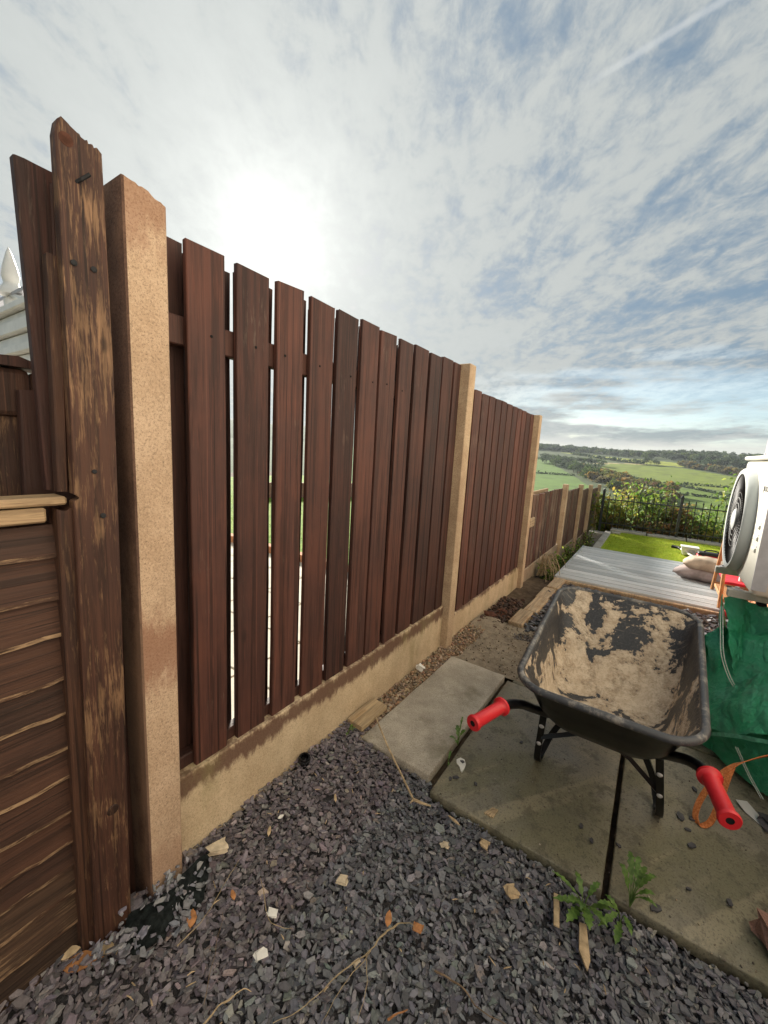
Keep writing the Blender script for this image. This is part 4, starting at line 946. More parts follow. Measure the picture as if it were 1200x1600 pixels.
for x in (-.1, .08): obj('strap', box(x-.015, x+.015, -.104, .104, .01, .095, .004), 'tool_black', tb)
# ------------------------------------------------------------------ outdoor unit
ac = empty('outdoor_unit', (.42, 2.81, .79), label='cream air-conditioning unit with round black fan grille on wall brackets', cat='air conditioner')
X0 = .0   # front face plane (local); unit spans y -.38..+.38, z 0..64
bm = bmesh.new(); add_box(bm, .0, .32, -.385, .385, .0, .62, .022, 3)
for f in bm.faces:
    if f.normal.y < -.7: f.material_index = 1  # near end tinted pinkish: warm reflected light put into its colour
obj('casing', bm, ['cream_casing', 'bounce_tint_side'], ac, smooth=True)
obj('lid', box(-.012, .33, -.395, .395, .622, .645, .008, 2), 'cream_casing', ac, smooth=True)
obj('side_groove', box(-.002, .05, -.3875, -.383, .03, .60), 'pipe_grey', ac)
for yy in (-.30,):
    obj('seam', box(.14, .144, -.3865, -.38, .02, .6), 'pipe_grey', ac)
FC = Vector((-.001, .115, .295)); FR = .27
obj('bezel', lathe([(FR+.012, .0), (FR+.010, .035), (FR, .045), (FR-.018, .043), (FR-.024, .02)], FC, (-1, 0, 0), 56), 'bezel_grey', ac, smooth=True)
obj('fan_well', lathe([(FR-.022, .012), (.05, .006), (.0001, .006)], FC, (-1, 0, 0), 40), 'grille_black', ac)
bm = bmesh.new()
for r_ in (.06, .09, .12, .15, .18, .21, .235):
    add_tube(bm, [FC + Vector((-.040+.012*(r_/.24)**2, r_*math.cos(t), r_*math.sin(t))) for t in np.linspace(0, 2*math.pi, 41)], .0028, 5, cap=False)
obj('grille_ring', bm, 'grille_line', ac, smooth=True)
bm = bmesh.new()
for k in range(64):
    t = 2*math.pi*k/64; c_, s_ = math.cos(t), math.sin(t)
    add_tube(bm, [FC + Vector((-.036, r_*math.cos(t+(.25-r_)*1.2), r_*math.sin(t+(.25-r_)*1.2))) for r_ in (.05, .11, .17, .249)], .0022, 4)
obj('grille_spoke', bm, 'grille_black', ac)
obj('fan_hub', lathe([(.055, .030), (.055, .045), (.04, .05), (.0001, .05)], FC, (-1, 0, 0), 24), 'bezel_grey', ac, smooth=True)
for k in range(3):
    t0 = k*2*math.pi/3; bm = bmesh.new(); vs = []
    for i in range(6):
        f = i/5; vs.append([bm.verts.new(FC + Vector((-.012-.012*g, r_*math.cos(t0+g*1.3+r_), r_*math.sin(t0+g*1.3+r_)))) for r_, g in ((.06+.17*f, 0), (.06+.17*f, .5), (.06+.17*f, 1))])
    for a, b in zip(vs, vs[1:]):
        for q in range(2): bm.faces.new((a[q], a[q+1], b[q+1], b[q]))
    obj('fan_blade', bm, 'rubber', ac)
for k in range(3):
    z = .30-.055*k
    obj('moulded_slot', box(-.008, .004, -.315, -.235, z, z+.022, .006, 2), 'cream_casing', ac)
    obj('slot_shadow_strip', box(-.0015, .004, -.32, -.23, z+.024, z+.034, .001), 'pipe_grey', ac)
for yy in (-.27, .25):
    obj('bracket', box(-.065, .40, yy-.02, yy+.02, -.045, -.008, .003), 'bracket_grey', ac)
    obj('bracket_upright', box(.385, .40, yy-.02, yy+.02, -.04, .35, .003), 'bracket_grey', ac)
    obj('bolt_washer', lathe([(.022, 0), (.022, .004), (.010, .005), (.010, .014), (.0001, .014)], (-.03, yy, -.008), (0, 0, 1), 12), 'galvanised', ac)
    obj('foot', box(.03, .08, yy-.03, yy+.03, -.0078, .012, .004), 'rubber', ac)
obj('drain_pipe', tube(smooth_path([(.10, -.03, .02), (.10, -.05, -.08), (.16, -.05, -.2), (.37, -.05, -.24)]), .022, 10), 'rubber', ac, smooth=True)
# lettering on the front, cut by the picture edge
def lettering(txt, size, loc, parent, name='lettering', mt='letter_grey'):
    cu_ = bpy.data.curves.new(name, 'FONT'); cu_.body = txt; cu_.size = size; cu_.extrude = .0006
    tmp = bpy.data.objects.new('tmp', cu_); COL.objects.link(tmp); bpy.context.view_layer.update()
    me = bpy.data.meshes.new_from_object(tmp.evaluated_get(bpy.context.evaluated_depsgraph_get())); bpy.data.objects.remove(tmp)
    o = link(name, me, mt, parent, loc); o.rotation_euler = (R(90), 0, R(-90)); return o
lettering('[II DCO', .036, (-.0008, -.215, .475), ac)
# ------------------------------------------------------------------ wheelbarrow
wb = empty('wheelbarrow', (-.055, 1.75, .04), label='black wheelbarrow with clay-caked tray and two red handle grips', cat='wheelbarrow')
wl = Vector((.055, -1.75, -.04))
def wobj(nm, bm, mt, parent=wb, smooth=True, **k):
    bmesh.ops.translate(bm, verts=bm.verts, vec=wl) ; return obj(nm, bm, mt, parent, smooth=smooth, **k)
def rrect(y0, z0, y1, z1, hw0, hw1, r, m=7, cx=-.053):
    """rounded rectangle in a sloping plane: near edge (y0, z0), far edge (y1, z1)"""
    out = []; L = y1-y0
    for (sx, sy, a0) in ((1, 1, 0), (-1, 1, 90), (-1, -1, 180), (1, -1, 270)):
        for k in range(m):
            a = R(a0+90*k/(m-1)); v = (L-r if sy > 0 else r) + r*math.sin(a); f = v/L; hw = hw0+(hw1-hw0)*f
            x = sx*(hw-r) + r*math.cos(a); out.append(Vector((cx+x, y0+v, z0+(z1-z0)*f)))
    return out
LEV = [(1.375, .575, 2.26, .690, .262, .286, .10), (1.395, .555, 2.24, .672, .253, .278, .10), (1.44, .48, 2.165, .58, .236, .262, .11), (1.485, .41, 2.08, .48, .218, .243, .115), (1.53, .365, 1.99, .38, .198, .222, .12), (1.60, .345, 1.91, .335, .165, .185, .11), (1.69, .340, 1.83, .33, .09, .1, .06)]
def tray_shell(off, flip=False):
    bm = bmesh.new(); rings = []
    for (a, b, c, e, h0, h1, r_) in LEV: rings.append([bm.verts.new(p) for p in rrect(a+off, b, c-off, e, h0-off, h1-off, r_)])
    m = len(rings[0])
    for A, B in zip(rings, rings[1:]):
        for k in range(m): bm.faces.new((A[k], A[(k+1) % m], B[(k+1) % m], B[k]))
    bm.faces.new(rings[-1]); 
    if off:
        for v in bm.verts: v.co.z += .003
        bmesh.ops.subdivide_edges(bm, edges=bm.edges[:], cuts=1, use_grid_fill=True)
    return bm
wobj('tray', tray_shell(0), 'black_paint'); lining = wobj('tray_inside', tray_shell(.004), 'tray_clay', label='tray inside caked in tan clay with black showing through')
rim = rrect(1.365, .577, 2.27, .692, .270, .294, .105, 9); wobj('rim', tube(rim + rim[:1], .013, 8, cap=False), 'rim_black')
def handle(pts, r_=.0165): return wobj('handle', tube(smooth_path(pts, 6), r_, 12), 'black_paint')
handle([(-.372, 1.222, .5), (-.335, 1.33, .5), (-.30, 1.41, .478), (-.275, 1.545, .395), (-.222, 1.692, .313), (-.175, 1.84, .285), (-.125, 2.05, .255), (-.115, 2.42, .235)])
handle([(.254, 1.285, .5), (.230, 1.39, .5), (.196, 1.455, .48), (.152, 1.58, .395), (.108, 1.692, .313), (.07, 1.84, .285), (.02, 2.05, .255), (.01, 2.42, .235)])
def grip(p0, p1):
    p0, p1 = Vector(p0), Vector(p1); L = (p1-p0).length
    g = wobj('grip', lathe([(.0095, .0), (.0235, .0), (.026, .004), (.026, .010), (.0215, .016), (.021, L-.022), (.0225, L-.016), (.031, L-.011), (.031, L-.003), (.0255, L), (.017, L)], p0, p1-p0, 28), 'red_grip')
    wobj('bore', lathe([(.0098, .0012), (.0001, .0012)], p0, p1-p0, 16), 'bore_black', g)
    g.data.update(); return g
grip((-.389, 1.168, .5), (-.340, 1.322, .502)); grip((.264, 1.232, .5), (.233, 1.386, .502))
def ribbon(pts, a, b, sideaxis):
    bm = bmesh.new(); P = [Vector(p) for p in pts]; s = Vector(sideaxis).normalized(); rings = []
    for i, p in enumerate(P):
        t = (P[min(i+1, len(P)-1)]-P[max(i-1, 0)]).normalized(); nrm = t.cross(s).normalized()
        rings.append([bm.verts.new(p + s*x + nrm*y_) for x, y_ in ((-a, -b), (a, -b), (a, b), (-a, b))])
    for A, B in zip(rings, rings[1:]):
        for k in range(4): bm.faces.new((A[k], A[(k+1) % 4], B[(k+1) % 4], B[k]))
    bm.faces.new(rings[0][::-1]); bm.faces.new(rings[-1]); return bm
def leg(xt, xb, sgn):
    pts = smooth_path([(xt*1.04, 1.628, .345), (xt*1.02+(xb-xt)*.5, 1.66, .225), (xb, 1.695, .10), (xb, 1.725, .056), (xb, 1.765, .048), (xb-.012*sgn, 1.785, .085), (xb-.035*sgn, 1.80, .16), (xt-.072*sgn, 1.80, .30)], 5)
    bm = ribbon(pts, .0125, .0075, (1, 0, 0)); bmesh.ops.bevel(bm, geom=[e for e in bm.edges if e.calc_length() < .02 and False], offset=.001)
    g = wobj('leg', bm, 'black_paint')
    for f in (.28, .68):
        p = Vector((xt*1.04+(xb-xt*1.04)*f, 1.628+.067*f-.004, .345-.245*f)); wobj('bolt', lathe([(.010, 0), (.010, .003), (.006, .007), (.0001, .008)], p-Vector((0, .004, .002)), (0, -.9, -.42), 12), 'galvanised', g)
leg(-.243, -.268, -1); leg(.133, .172, 1)
wobj('brace', ribbon([(-.255, 1.655, .215), (-.13, 1.675, .28), (-.056, 1.657, .325)], .010, .004, (0, .45, 1)), 'black_paint'); wobj('brace', ribbon([(.165, 1.675, .175), (.05, 1.665, .275), (-.056, 1.661, .325)], .010, .004, (0, .45, 1)), 'black_paint')
wobj('bolt', lathe([(.011, 0), (.011, .003), (.006, .007), (.0001, .008)], (-.056, 1.649, .323), (0, -.9, .42), 12), 'galvanised')
for s_, x in ((-1, -.215), (1, .108)): wobj('tray_bracket', box(x-.03, x+.02, 1.64, 1.71, .331, .335, .001), 'galvanised')
wh = wobj('wheel', lathe([(.115, -.028), (.15, -.04), (.175, -.034), (.187, -.015), (.187, .015), (.175, .034), (.15, .04), (.115, .028), (.115, -.028)], (-.053, 2.42, .232), (1, 0, 0), 32), 'rubber')
wobj('wheel_rim', lathe([(.0001, -.03), (.03, -.03), (.035, -.008), (.112, -.02), (.112, .02), (.035, .008), (.03, .03), (.0001, .03)], (-.053, 2.42, .232), (1, 0, 0), 28), 'red_grip', wh)
wobj('axle', tube([(-.125, 2.42, .232), (.02, 2.42, .232)], .009, 8), 'galvanised')
# ------------------------------------------------------------------ green bulk bag with orange strap
bag = empty('bulk_bag', (.62, 2.45, .04), label='crumpled green woven bulk bag slumped beside the wheelbarrow', cat='bulk bag')
bl = Vector((-.62, -2.45, -.04))
def bobj(nm, bm, mt, smooth=True, **k): bmesh.ops.translate(bm, verts=bm.verts, vec=bl); return obj(nm, bm, mt, bag, smooth=smooth, **k)
def crease(p, k):  # sharp folds: ridged noise
    a = 0; f = 5.5; amp = 1.0
    for i in range(4): a += amp*(1-2*abs(mnoise.noise(Vector((p.x*f+k*7, p.y*f*.8, p.z*f*.7))))); f *= 2.05; amp *= .5
    return a
def heap():
    bm = bmesh.new(); nu, nv = 150, 60; rings = []
    base = [(.36, 2.46), (.38, 2.36), (.46, 2.28), (.53, 2.20), (.62, 2.13), (.74, 2.08), (.80, 2.2), (.81, 2.5), (.80, 3.0), (.62, 3.12), (.46, 3.0), (.38, 2.78), (.35, 2.6)]
    top = [(.40, 2.62, .50), (.41, 2.58, .52), (.43, 2.55, .54), (.50, 2.50, .56), (.58, 2.46, .58), (.66, 2.42, .60), (.76, 2.46, .62), (.77, 2.62, .62), (.74, 2.8, .60), (.62, 2.9, .58), (.52, 2.86, .56), (.45, 2.78, .52), (.41, 2.68, .50)]
    def loop(pts, n):
        P = [Vector(p) if len(p) == 3 else Vector((p[0], p[1], .045)) for p in pts]; P = smooth_path(P + P[:1], 12)[:-1]
        L = [0]
        for i in range(len(P)): L.append(L[-1]+(P[(i+1) % len(P)]-P[i]).length)
        out = []
        for k in range(n):
            s = L[-1]*k/n; i = max(j for j in range(len(P)) if L[j] <= s); f = (s-L[i])/max(1e-6, L[i+1]-L[i]); out.append(P[i].lerp(P[(i+1) % len(P)], f))
        return out
    A, B = loop(base, nu), loop(top, nu); cA = sum(A, Vector())/nu
    for j in range(nv+1):
        f = j/nv; ring = []
        for k in range(nu):
            p = A[k].lerp(B[k], f); out = Vector((p.x-cA.x, p.y-cA.y, 0)).normalized()
            bulge = .035*math.sin(math.pi*min(1, f*1.1)) - .035*math.exp(-((f-.34)/.07)**2)
            q = p + out*(bulge + .020*crease(p, 1)*min(1, f*5)*(.35+.65*math.sin(math.pi*min(1, f*.93+.05)))); q.z = max(.046, q.z + .012*nz(p.x, p.y, p.z+3, 9)*f)
            if q.x > .815: q.x = .815
            ring.append(bm.verts.new(q))
        rings.append(ring)
    cB = sum((v.co for v in rings[-1]), Vector())/nu
    for f, dz in ((.85, .004), (.6, -.03), (.3, -.07), (.05, -.08)):
        rings.append([bm.verts.new(cB.lerp(rings[nv][k].co, f) + Vector((0, 0, dz+.02*crease(rings[nv][k].co*f, 2)))) for k in range(nu)])
    for a, b in zip(rings, rings[1:]):
        for k in range(nu): bm.faces.new((a[k], a[(k+1) % nu], b[(k+1) % nu], b[k]))
    bm.faces.new(rings[-1]); return bm
bobj('body', heap(), 'green_tarp')
def flap(rows, nm, mt, th=.004, seed=0, amp=.008, nx=26, ny=14, **kk):
    """thick cloth sheet lofted through a grid of control points"""
    Rws = [smooth_path(r_, max(2, nx//(len(r_)-1))) for r_ in rows]; m = len(Rws[0]); cols = [smooth_path([r_[i] for r_ in Rws], max(2, ny//max(1, len(rows)-1))) for i in range(m)]
    bm = bmesh.new(); g = [[bm.verts.new(p + Vector((amp*crease(p, seed), amp*crease(p, seed+3), amp*.8*crease(p, seed+5)))*.6 + Vector((0, -.010, .006))*max(0, crease(p*.55, seed+9))) for p in c] for c in cols]
    for a, b in zip(g, g[1:]):
        for k in range(len(a)-1): bm.faces.new((a[k], b[k], b[k+1], a[k+1]))
    bmesh.ops.recalc_face_normals(bm, faces=bm.faces); r_ = bmesh.ops.solidify(bm, geom=bm.faces[:], thickness=th); return bobj(nm, bm, mt, **kk)
# slumped cloth panels round it: raised back corner, tucked left side, broad fold with a pale hem, dark skirt
U = [[(.345, 2.66, .668), (.397, 2.72, .672), (.479, 2.74, .650), (.56, 2.72, .638), (.70, 2.68, .62)],
     [(.353, 2.54, .559), (.401, 2.56, .567), (.475, 2.61, .556), (.522, 2.52, .578), (.70, 2.50, .54)],
     [(.361, 2.46, .475), (.417, 2.50, .478), (.477, 2.51, .489), (.507, 2.42, .516), (.70, 2.42, .50)],
     [(.396, 2.42, .389), (.449, 2.48, .391), (.483, 2.46, .414), (.510, 2.38, .452), (.70, 2.36, .46)],
     [(.429, 2.40, .340), (.457, 2.42, .350), (.480, 2.38, .390), (.507, 2.36, .430), (.70, 2.33, .44)]]
flap(U, 'upper_panel', 'green_tarp', seed=21, amp=0.035, nx=100, ny=90)
flap([[(.40, 2.80, .50), (.36, 2.78, .665), (.345, 2.66, .67)], [(.39, 2.72, .40), (.355, 2.70, .56), (.352, 2.55, .562)], [(.40, 2.62, .32), (.372, 2.60, .46), (.360, 2.465, .476)]], 'side_panel', 'green_tarp', seed=24, amp=.012, nx=24, ny=24)
flap([[(.312, 2.66, .462), (.350, 2.70, .486), (.382, 2.72, .494), (.43, 2.72, .467)], [(.312, 2.56, .380), (.349, 2.52, .392), (.391, 2.60, .392), (.45, 2.62, .365)], [(.334, 2.50, .303), (.358, 2.48, .301), (.402, 2.54, .311), (.46, 2.54, .294)], [(.355, 2.47, .20), (.376, 2.43, .225), (.408, 2.46, .26), (.46, 2.46, .28)]], 'tucked_side', 'green_tarp', seed=27, amp=0.035, nx=36, ny=36)
flap([[(.345, 2.72, .47), (.305, 2.70, .44), (.30, 2.60, .36)], [(.36, 2.70, .3), (.315, 2.66, .28), (.315, 2.55, .22)], [(.36, 2.66, .06), (.30, 2.62, .06), (.305, 2.46, .055)]], 'back_side', 'green_tarp', seed=28, amp=.012, nx=24, ny=24)
flap([[(.300, 2.42, .190), (.352, 2.41, .264), (.426, 2.37, .374), (.496, 2.32, .484), (.565, 2.25, .562), (.72, 2.20, .60)], [(.289, 2.36, .137), (.347, 2.275, .238), (.420, 2.215, .336), (.493, 2.18, .410), (.556, 2.11, .476), (.74, 2.06, .52)], [(.273, 2.34, .068), (.343, 2.20, .189), (.419, 2.12, .263), (.494, 2.05, .321), (.550, 2.0, .362), (.76, 1.96, .42)]], 'broad_fold', 'green_tarp', seed=31, amp=0.028, nx=120, ny=80, th=.005)
flap([[(.273, 2.338, .068), (.343, 2.197, .189), (.419, 2.117, .263), (.494, 2.047, .321), (.550, 1.997, .362), (.76, 1.957, .42)], [(.276, 2.335, .056), (.346, 2.193, .176), (.422, 2.113, .249), (.495, 2.043, .305), (.551, 1.993, .347), (.765, 1.953, .40)]], 'hem', 'seam_green', seed=32, amp=.010, nx=80, ny=4, th=.006)
flap([[(.300, 2.36, .20), (.36, 2.34, .26), (.426, 2.30, .32), (.496, 2.25, .36), (.565, 2.20, .40)], [(.280, 2.36, .066), (.354, 2.26, .15), (.433, 2.18, .214), (.511, 2.11, .274), (.60, 2.05, .33)], [(.300, 2.345, .055), (.373, 2.25, .085), (.450, 2.17, .12), (.526, 2.10, .15), (.62, 2.03, .18)], [(.316, 2.335, .046), (.392, 2.215, .046), (.450, 2.148, .046), (.530, 2.068, .046), (.64, 1.97, .046)]], 'skirt', 'green_tarp', seed=35, amp=0.028, nx=90, ny=60)
# stitched seams
def stitches(pts, gap=.010):
    sm = smooth_path(pts, 8)
    for dxx in (0, gap): bobj('stitch_line', tube([p+Vector((dxx, -.010, .003)) for p in sm], .0020, 5), 'stitch_white')
stitches([(.352, 2.63, .660), (.358, 2.53, .555), (.366, 2.45, .472), (.398, 2.41, .392), (.430, 2.385, .345)])
for p in ([(.424, 2.15, .20), (.470, 2.12, .12), (.515, 2.075, .062)],): stitches(p, .007)
st = empty('lifting_strap', (.31, 1.80, .041), label='orange webbing lifting strap hanging in a loop behind the right grip', cat='strap')
def strap(pts, sides, a=.0098):
    P = smooth_path(pts, 8); Sd = smooth_path(sides, 8); bm = bmesh.new(); rings = []
    for i, p in enumerate(P):
        t = (P[min(i+1, len(P)-1)]-P[max(i-1, 0)]).normalized(); s_ = (Sd[i]-t*Sd[i].dot(t)).normalized(); nr = t.cross(s_)
        rings.append([bm.verts.new(p + s_*x*a + nr*y_*.0013 - Vector((.31, 1.80, .041))) for x, y_ in ((-1, -1), (1, -1), (1, 1), (-1, 1))])
    for A, B in zip(rings, rings[1:]):
        for k in range(4): bm.faces.new((A[k], A[(k+1) % 4], B[(k+1) % 4], B[k]))
    bm.faces.new(rings[0][::-1]); bm.faces.new(rings[-1]); return bm
obj('webbing', strap([(.70, 2.06, .30), (.564, 2.05, .292), (.494, 2.0, .290), (.422, 1.94, .269), (.378, 1.90, .249), (.330, 1.86, .188), (.299, 1.83, .113), (.289, 1.80, .062), (.305, 1.785, .0435), (.333, 1.795, .066), (.352, 1.825, .141), (.367, 1.865, .215), (.380, 1.90, .250)],
    [(0, -.5, .9), (0, -.5, .9), (.1, -.5, .8), (.2, -.6, .7), (.6, -.6, .3), (.8, -.5, 0), (.8, -.6, 0), (.8, -.6, .1), (.8, -.6, .2), (.8, -.5, .1), (.8, -.5, 0), (.8, -.5, 0), (.7, -.5, .1)]), 'orange_strap', st)
# ------------------------------------------------------------------ small things lying about
def ang_block(name, lx, ly, lz, loc, rot, mt, label, cat, seed, group=None, jitter=.55):
    rs = random.Random(seed); bm = bmesh.new(); add_box(bm, -lx/2, lx/2, -ly/2, ly/2, 0, lz, min(lx, ly, lz)*.12)
    for v in bm.verts: v.co += Vector((rs.uniform(-1, 1)*lx*jitter*.5, rs.uniform(-1, 1)*ly*jitter*.5, rs.uniform(-.5, 1)*lz*jitter*.3))
    o = obj(name, bm, mt, None, loc, label=label, cat=cat, group=group); o.rotation_euler = rot; return o
def shard(name, outline, th, loc, rot, mt, label, cat, group=None, curl=.0):
    bm = prism(outline, 'z', 0, th)
    bmesh.ops.triangulate(bm, faces=[f for f in bm.faces if len(f.verts) > 4])
    for v in bm.verts: v.co.z += curl*(v.co.x**2)*20
    o = obj(name, bm, mt, None, loc, label=label, cat=cat, group=group); o.rotation_euler = rot; return o
o = obj('timber_offcut', box(-.045, .045, -.10, .10, 0, .026, .002), 'raw_wood', None, (-1.015, 1.475, .066), label='short greenish timber offcut by the fence foot', cat='wood offcut'); o.rotation_euler = (R(2), R(3), R(-2))
bm = tube([(-1.0, 1.50, .085), (-.82, 1.36, .075), (-.598, 1.205, .062)], [.0035, .004, .0042], 6); sk = empty('bent_stick', (0, 0, 0), label='thin tan stick with a bent end lying across slab corner and slate', cat='stick')
obj('shaft', bm, 'leaf_tan', sk); obj('hook', tube([(-.598, 1.205, .062), (-.565, 1.213, .06), (-.535, 1.226, .056)], [.006, .005, .003], 6), 'leaf_tan', sk); obj('splinter', tube([(-.598, 1.205, .062), (-.602, 1.185, .058)], [.005, .001], 5), 'leaf_tan', sk)
cp_ = empty('pipe_cap', (-1.045, 1.075, .072), label='black plastic pipe end poking from the slate at the fence foot', cat='pipe')
obj('collar', lathe([(.017, .0), (.022, .0), (.022, .028), (.020, .032), (.016, .032), (.0155, .004)], (0, 0, 0), (.25, -.15, 1), 20), 'black_paint', cp_, smooth=True); obj('lip', lathe([(.022, .018), (.025, .018), (.025, .024), (.022, .024)], (0, 0, 0), (.25, -.15, 1), 20), 'rubber', cp_); obj('inside', lathe([(.0158, .006), (.0001, .006)], (0, 0, 0), (.25, -.15, 1), 14), 'bore_black', cp_)
sh = empty('white_shell', (-.535, 1.50, .042), label='white shell-like shard with a grey chip on it, on the patio edge', cat='shard')
shard_o = shard('body', [(-.012, .03), (.008, .028), (.022, .008), (.026, -.02), (.024, -.04), (.016, -.034), (.004, -.016), (-.014, -.006), (-.022, .012)], .006, (0, 0, 0), (R(4), R(-6), 0), 'shell_white', None, None); shard_o.parent = sh
shard_c = shard('chip', [(-.008, .004), (.004, .008), (.011, .0), (.002, -.007)], .004, (.004, .008, .0075), (0, 0, .4), 'slate_dark', None, None); shard_c.parent = sh
ang_block('white_stone', .024, .018, .009, (-.728, .640, .060), (.1, .2, .5), 'shell_white', 'small white angular stone on the slate, middle left', 'stone', 1)
ang_block('white_stone', .024, .018, .009, (-.68, .560, .054), (.3, .15, 1.1), 'shell_white', 'larger white broken stone on the slate nearer the bottom', 'stone', 2)
ang_block('white_stone', .035, .03, .03, (-1.04, 2.035, .05), (.2, .5, .6), 'shell_white', 'white-topped stone lying on the pebbles by the fence', 'stone', 3)
ang_block('cream_stone', .026, .020, .012, (-.633, .832, .048), (.2, .1, .3), 'cream_stone', 'cream stone alone in the middle of the slate', 'stone', 4)
ang_block('cream_stone', .024, .016, .010, (-.43, 1.13, .04), (.1, .3, .9), 'cream_stone', 'cream pebble near the patio edge of the slate', 'stone', 5)
ang_block('cream_stone', .018, .010, .008, (-.475, .70, .046), (.1, .1, 1.3), 'cream_stone', 'slim tan stone on the slate near the bottom centre', 'stone', 6)
ang_block('terracotta_bit', .020, .017, .010, (-.384, .864, .045), (.2, .1, .2), 'leaf_orange', 'orange terracotta lump on the slate right of the curled leaf', 'stone', 7)
ang_block('tan_stone', .03, .026, .012, (-.20, 1.117, .045), (.1, .2, .8), 'leaf_tan', 'tan stone on the slate near the slab joint', 'stone', 8)
ang_block('tan_stone', .026, .020, .01, (-.324, 1.215, .045), (.1, .4, .2), 'leaf_tan', 'tan wedge-shaped stone just below the patio edge', 'stone', 9)
ang_block('brick_fragment', .05, .03, .02, (-.995, .64, .082), (.1, .2, 1.2), 'cream_stone', 'rough tan brick fragment at foot of gravel board', 'stone', 10)
ang_block('brick_fragment', .10, .07, .06, (.475, 1.43, .042), (.0, .1, .4), 'brick_pink', 'reddish brown brick fragment at right edge of patio', 'brick', 12)
wc = empty('wood_splinters', (-.345, 1.352, .042), label='little bundle of pale wood splinters on the patio slab', cat='splinters')
for k in range(4): obj('splinter', box(-.0035, .0035, -.022, .022, 0, .005), 'leaf_tan', wc, (-.009+.007*k, .003*(k % 2), .0)).rotation_euler = (0, 0, R(-25+6*k))
shard('bark_strip', [(-.012, .05), (.006, .055), (.016, -.03), (.010, -.055), (.002, -.045), (-.012, -.02)], .006, (.005, 1.10, .048), (.05, .15, .15), 'leaf_tan', 'weathered splintered wood strip below the weed', 'wood strip', curl=0)
obj('wood_lath', box(-.008, .008, -.045, .045, 0, .006, .001), 'leaf_tan', None, (-.075, 1.145, .050), label='short flat tan lath on the slate left of the weed', cat='wood strip').rotation_euler = (.05, .1, R(12))
def leaf_item(L, wd, loc, rz, mt, label, rx=.1):
    o_ = [(0, -L/2), (wd*.4, -L*.25), (wd*.5, 0), (wd*.3, L*.3), (0, L/2), (-wd*.35, L*.28), (-wd*.5, .0), (-wd*.38, -L*.27)]
    return shard('fallen_leaf', o_, .0025, loc, (rx, .15, rz), mt, label, 'leaf', 'fallen leaves and chips', .6)
leaf_item(.045, .026, (-.893, .500, .062), .9, 'leaf_orange', 'bright orange wood flake beside the black membrane')
leaf_item(.10, .040, (-1.025, .290, .055), -.75, 'leaf_orange', 'long orange flake at the foot of the wooden post, left')
leaf_item(.05, .025, (-1.06, .275, .07), -.5, 'leaf_tan', 'pale wood chip leaning at the lapped panel foot')
leaf_item(.05, .028, (-1.0, .335, .066), -1.2, 'leaf_tan', 'pale wood chip right of the long orange flake')
leaf_item(.036, .02, (-.46, .828, .056), .5, 'leaf_orange', 'curled orange leaf piece above the dry roots', .6)
leaf_item(.03, .014, (-.85, .60, .068), 1.2, 'leaf_orange', 'small orange oval chip on the slate near the membrane')
leaf_item(.035, .010, (-.835, 1.03, .062), .8, 'leaf_tan', 'thin tan chip on the slate, upper part')
leaf_item(.035, .012, (-.92, .79, .07), .7, 'leaf_tan', 'thin tan chip on the slate beside gravel board')
leaf_item(.022, .012, (-.93, .85, .07), -.3, 'shell_white', 'white curled shaving on the slate left side')
leaf_item(.05, .012, (-.44, 1.225, .055), 1.45, 'leaf_tan', 'flat brown wood sliver at patio edge of the slate')
# random litter of slivers
sl = bmesh.new(); rs = random.Random(21)
for k in range(70):
    x, y = rs.uniform(-1.0, .2), rs.uniform(.25, 1.25); a = rs.uniform(0, 3.14); L = rs.uniform(.008, .024)
    z = slate_h(x, y)+.012; add_tube(sl, [(x, y, z), (x+math.cos(a)*L*.5, y+math.sin(a)*L*.5, z+rs.uniform(.0, .004)), (x+math.cos(a)*L, y+math.sin(a)*L, z+rs.uniform(-.003, .003))], [.0012, .0018, .0006], 4)
obj('wood_slivers', sl, 'leaf_tan', None, kind='stuff', label='tiny tan slivers scattered over the slate', cat='litter')
def twig(paths, mt, label, cat='twig'):
    bm = bmesh.new()
    for p, r0 in paths:
        sp_ = smooth_path(p, 6); r0 *= .46
        sp_ = [v + Vector((.004*nz(v.x, v.y, 1, 40), .004*nz(v.x, v.y, 6, 40), .002*nz(v.x, v.y, 9, 60))) for v in sp_]; add_tube(bm, sp_, [r0*(1-.7*i/len(sp_))*(1+.35*nz(i*.7, r0*900, 2)) for i in range(len(sp_))], 6)
    return obj('dry_twig', bm, mt, None, label=label, cat=cat, group='dry twigs and stalks on the slate')
twig([([(-.86, .44, .07), (-.86, .52, .075), (-.885, .60, .085), (-.905, .66, .09)], .0032)], 'stem_straw', 'pale straw stalk slanting near the concrete post')
twig([([(-.71, .42, .06), (-.78, .50, .07), (-.83, .555, .075)], .002)], 'stem_brown', 'thin dark stalk standing upright on the lower left slate')
twig([([(-.43, .83, .06), (-.45, .78, .062), (-.455, .74, .06), (-.49, .66, .058), (-.52, .56, .055), (-.56, .50, .05)], .0055), ([(-.455, .735, .06), (-.47, .64, .055), (-.47, .56, .05)], .0030), ([(-.46, .72, .06), (-.425, .68, .055), (-.40, .60, .05)], .0028), ([(-.43, .83, .06), (-.40, .85, .065), (-.385, .845, .06)], .004)], 'stem_straw', 'dried root with long pale strands at the bottom centre', 'root')
twig([([(-.30, .80, .06), (-.24, .81, .062), (-.18, .80, .06), (-.11, .815, .056)], .006)], 'stem_brown', 'thick brown twig lying near the bottom centre right')
twig([([(-.79, .66, .066), (-.72, .62, .068), (-.68, .63, .066), (-.655, .645, .065)], .0032), ([(-.79, .66, .066), (-.83, .68, .064)], .003)], 'stem_straw', 'forked pale twig left of the white stone')
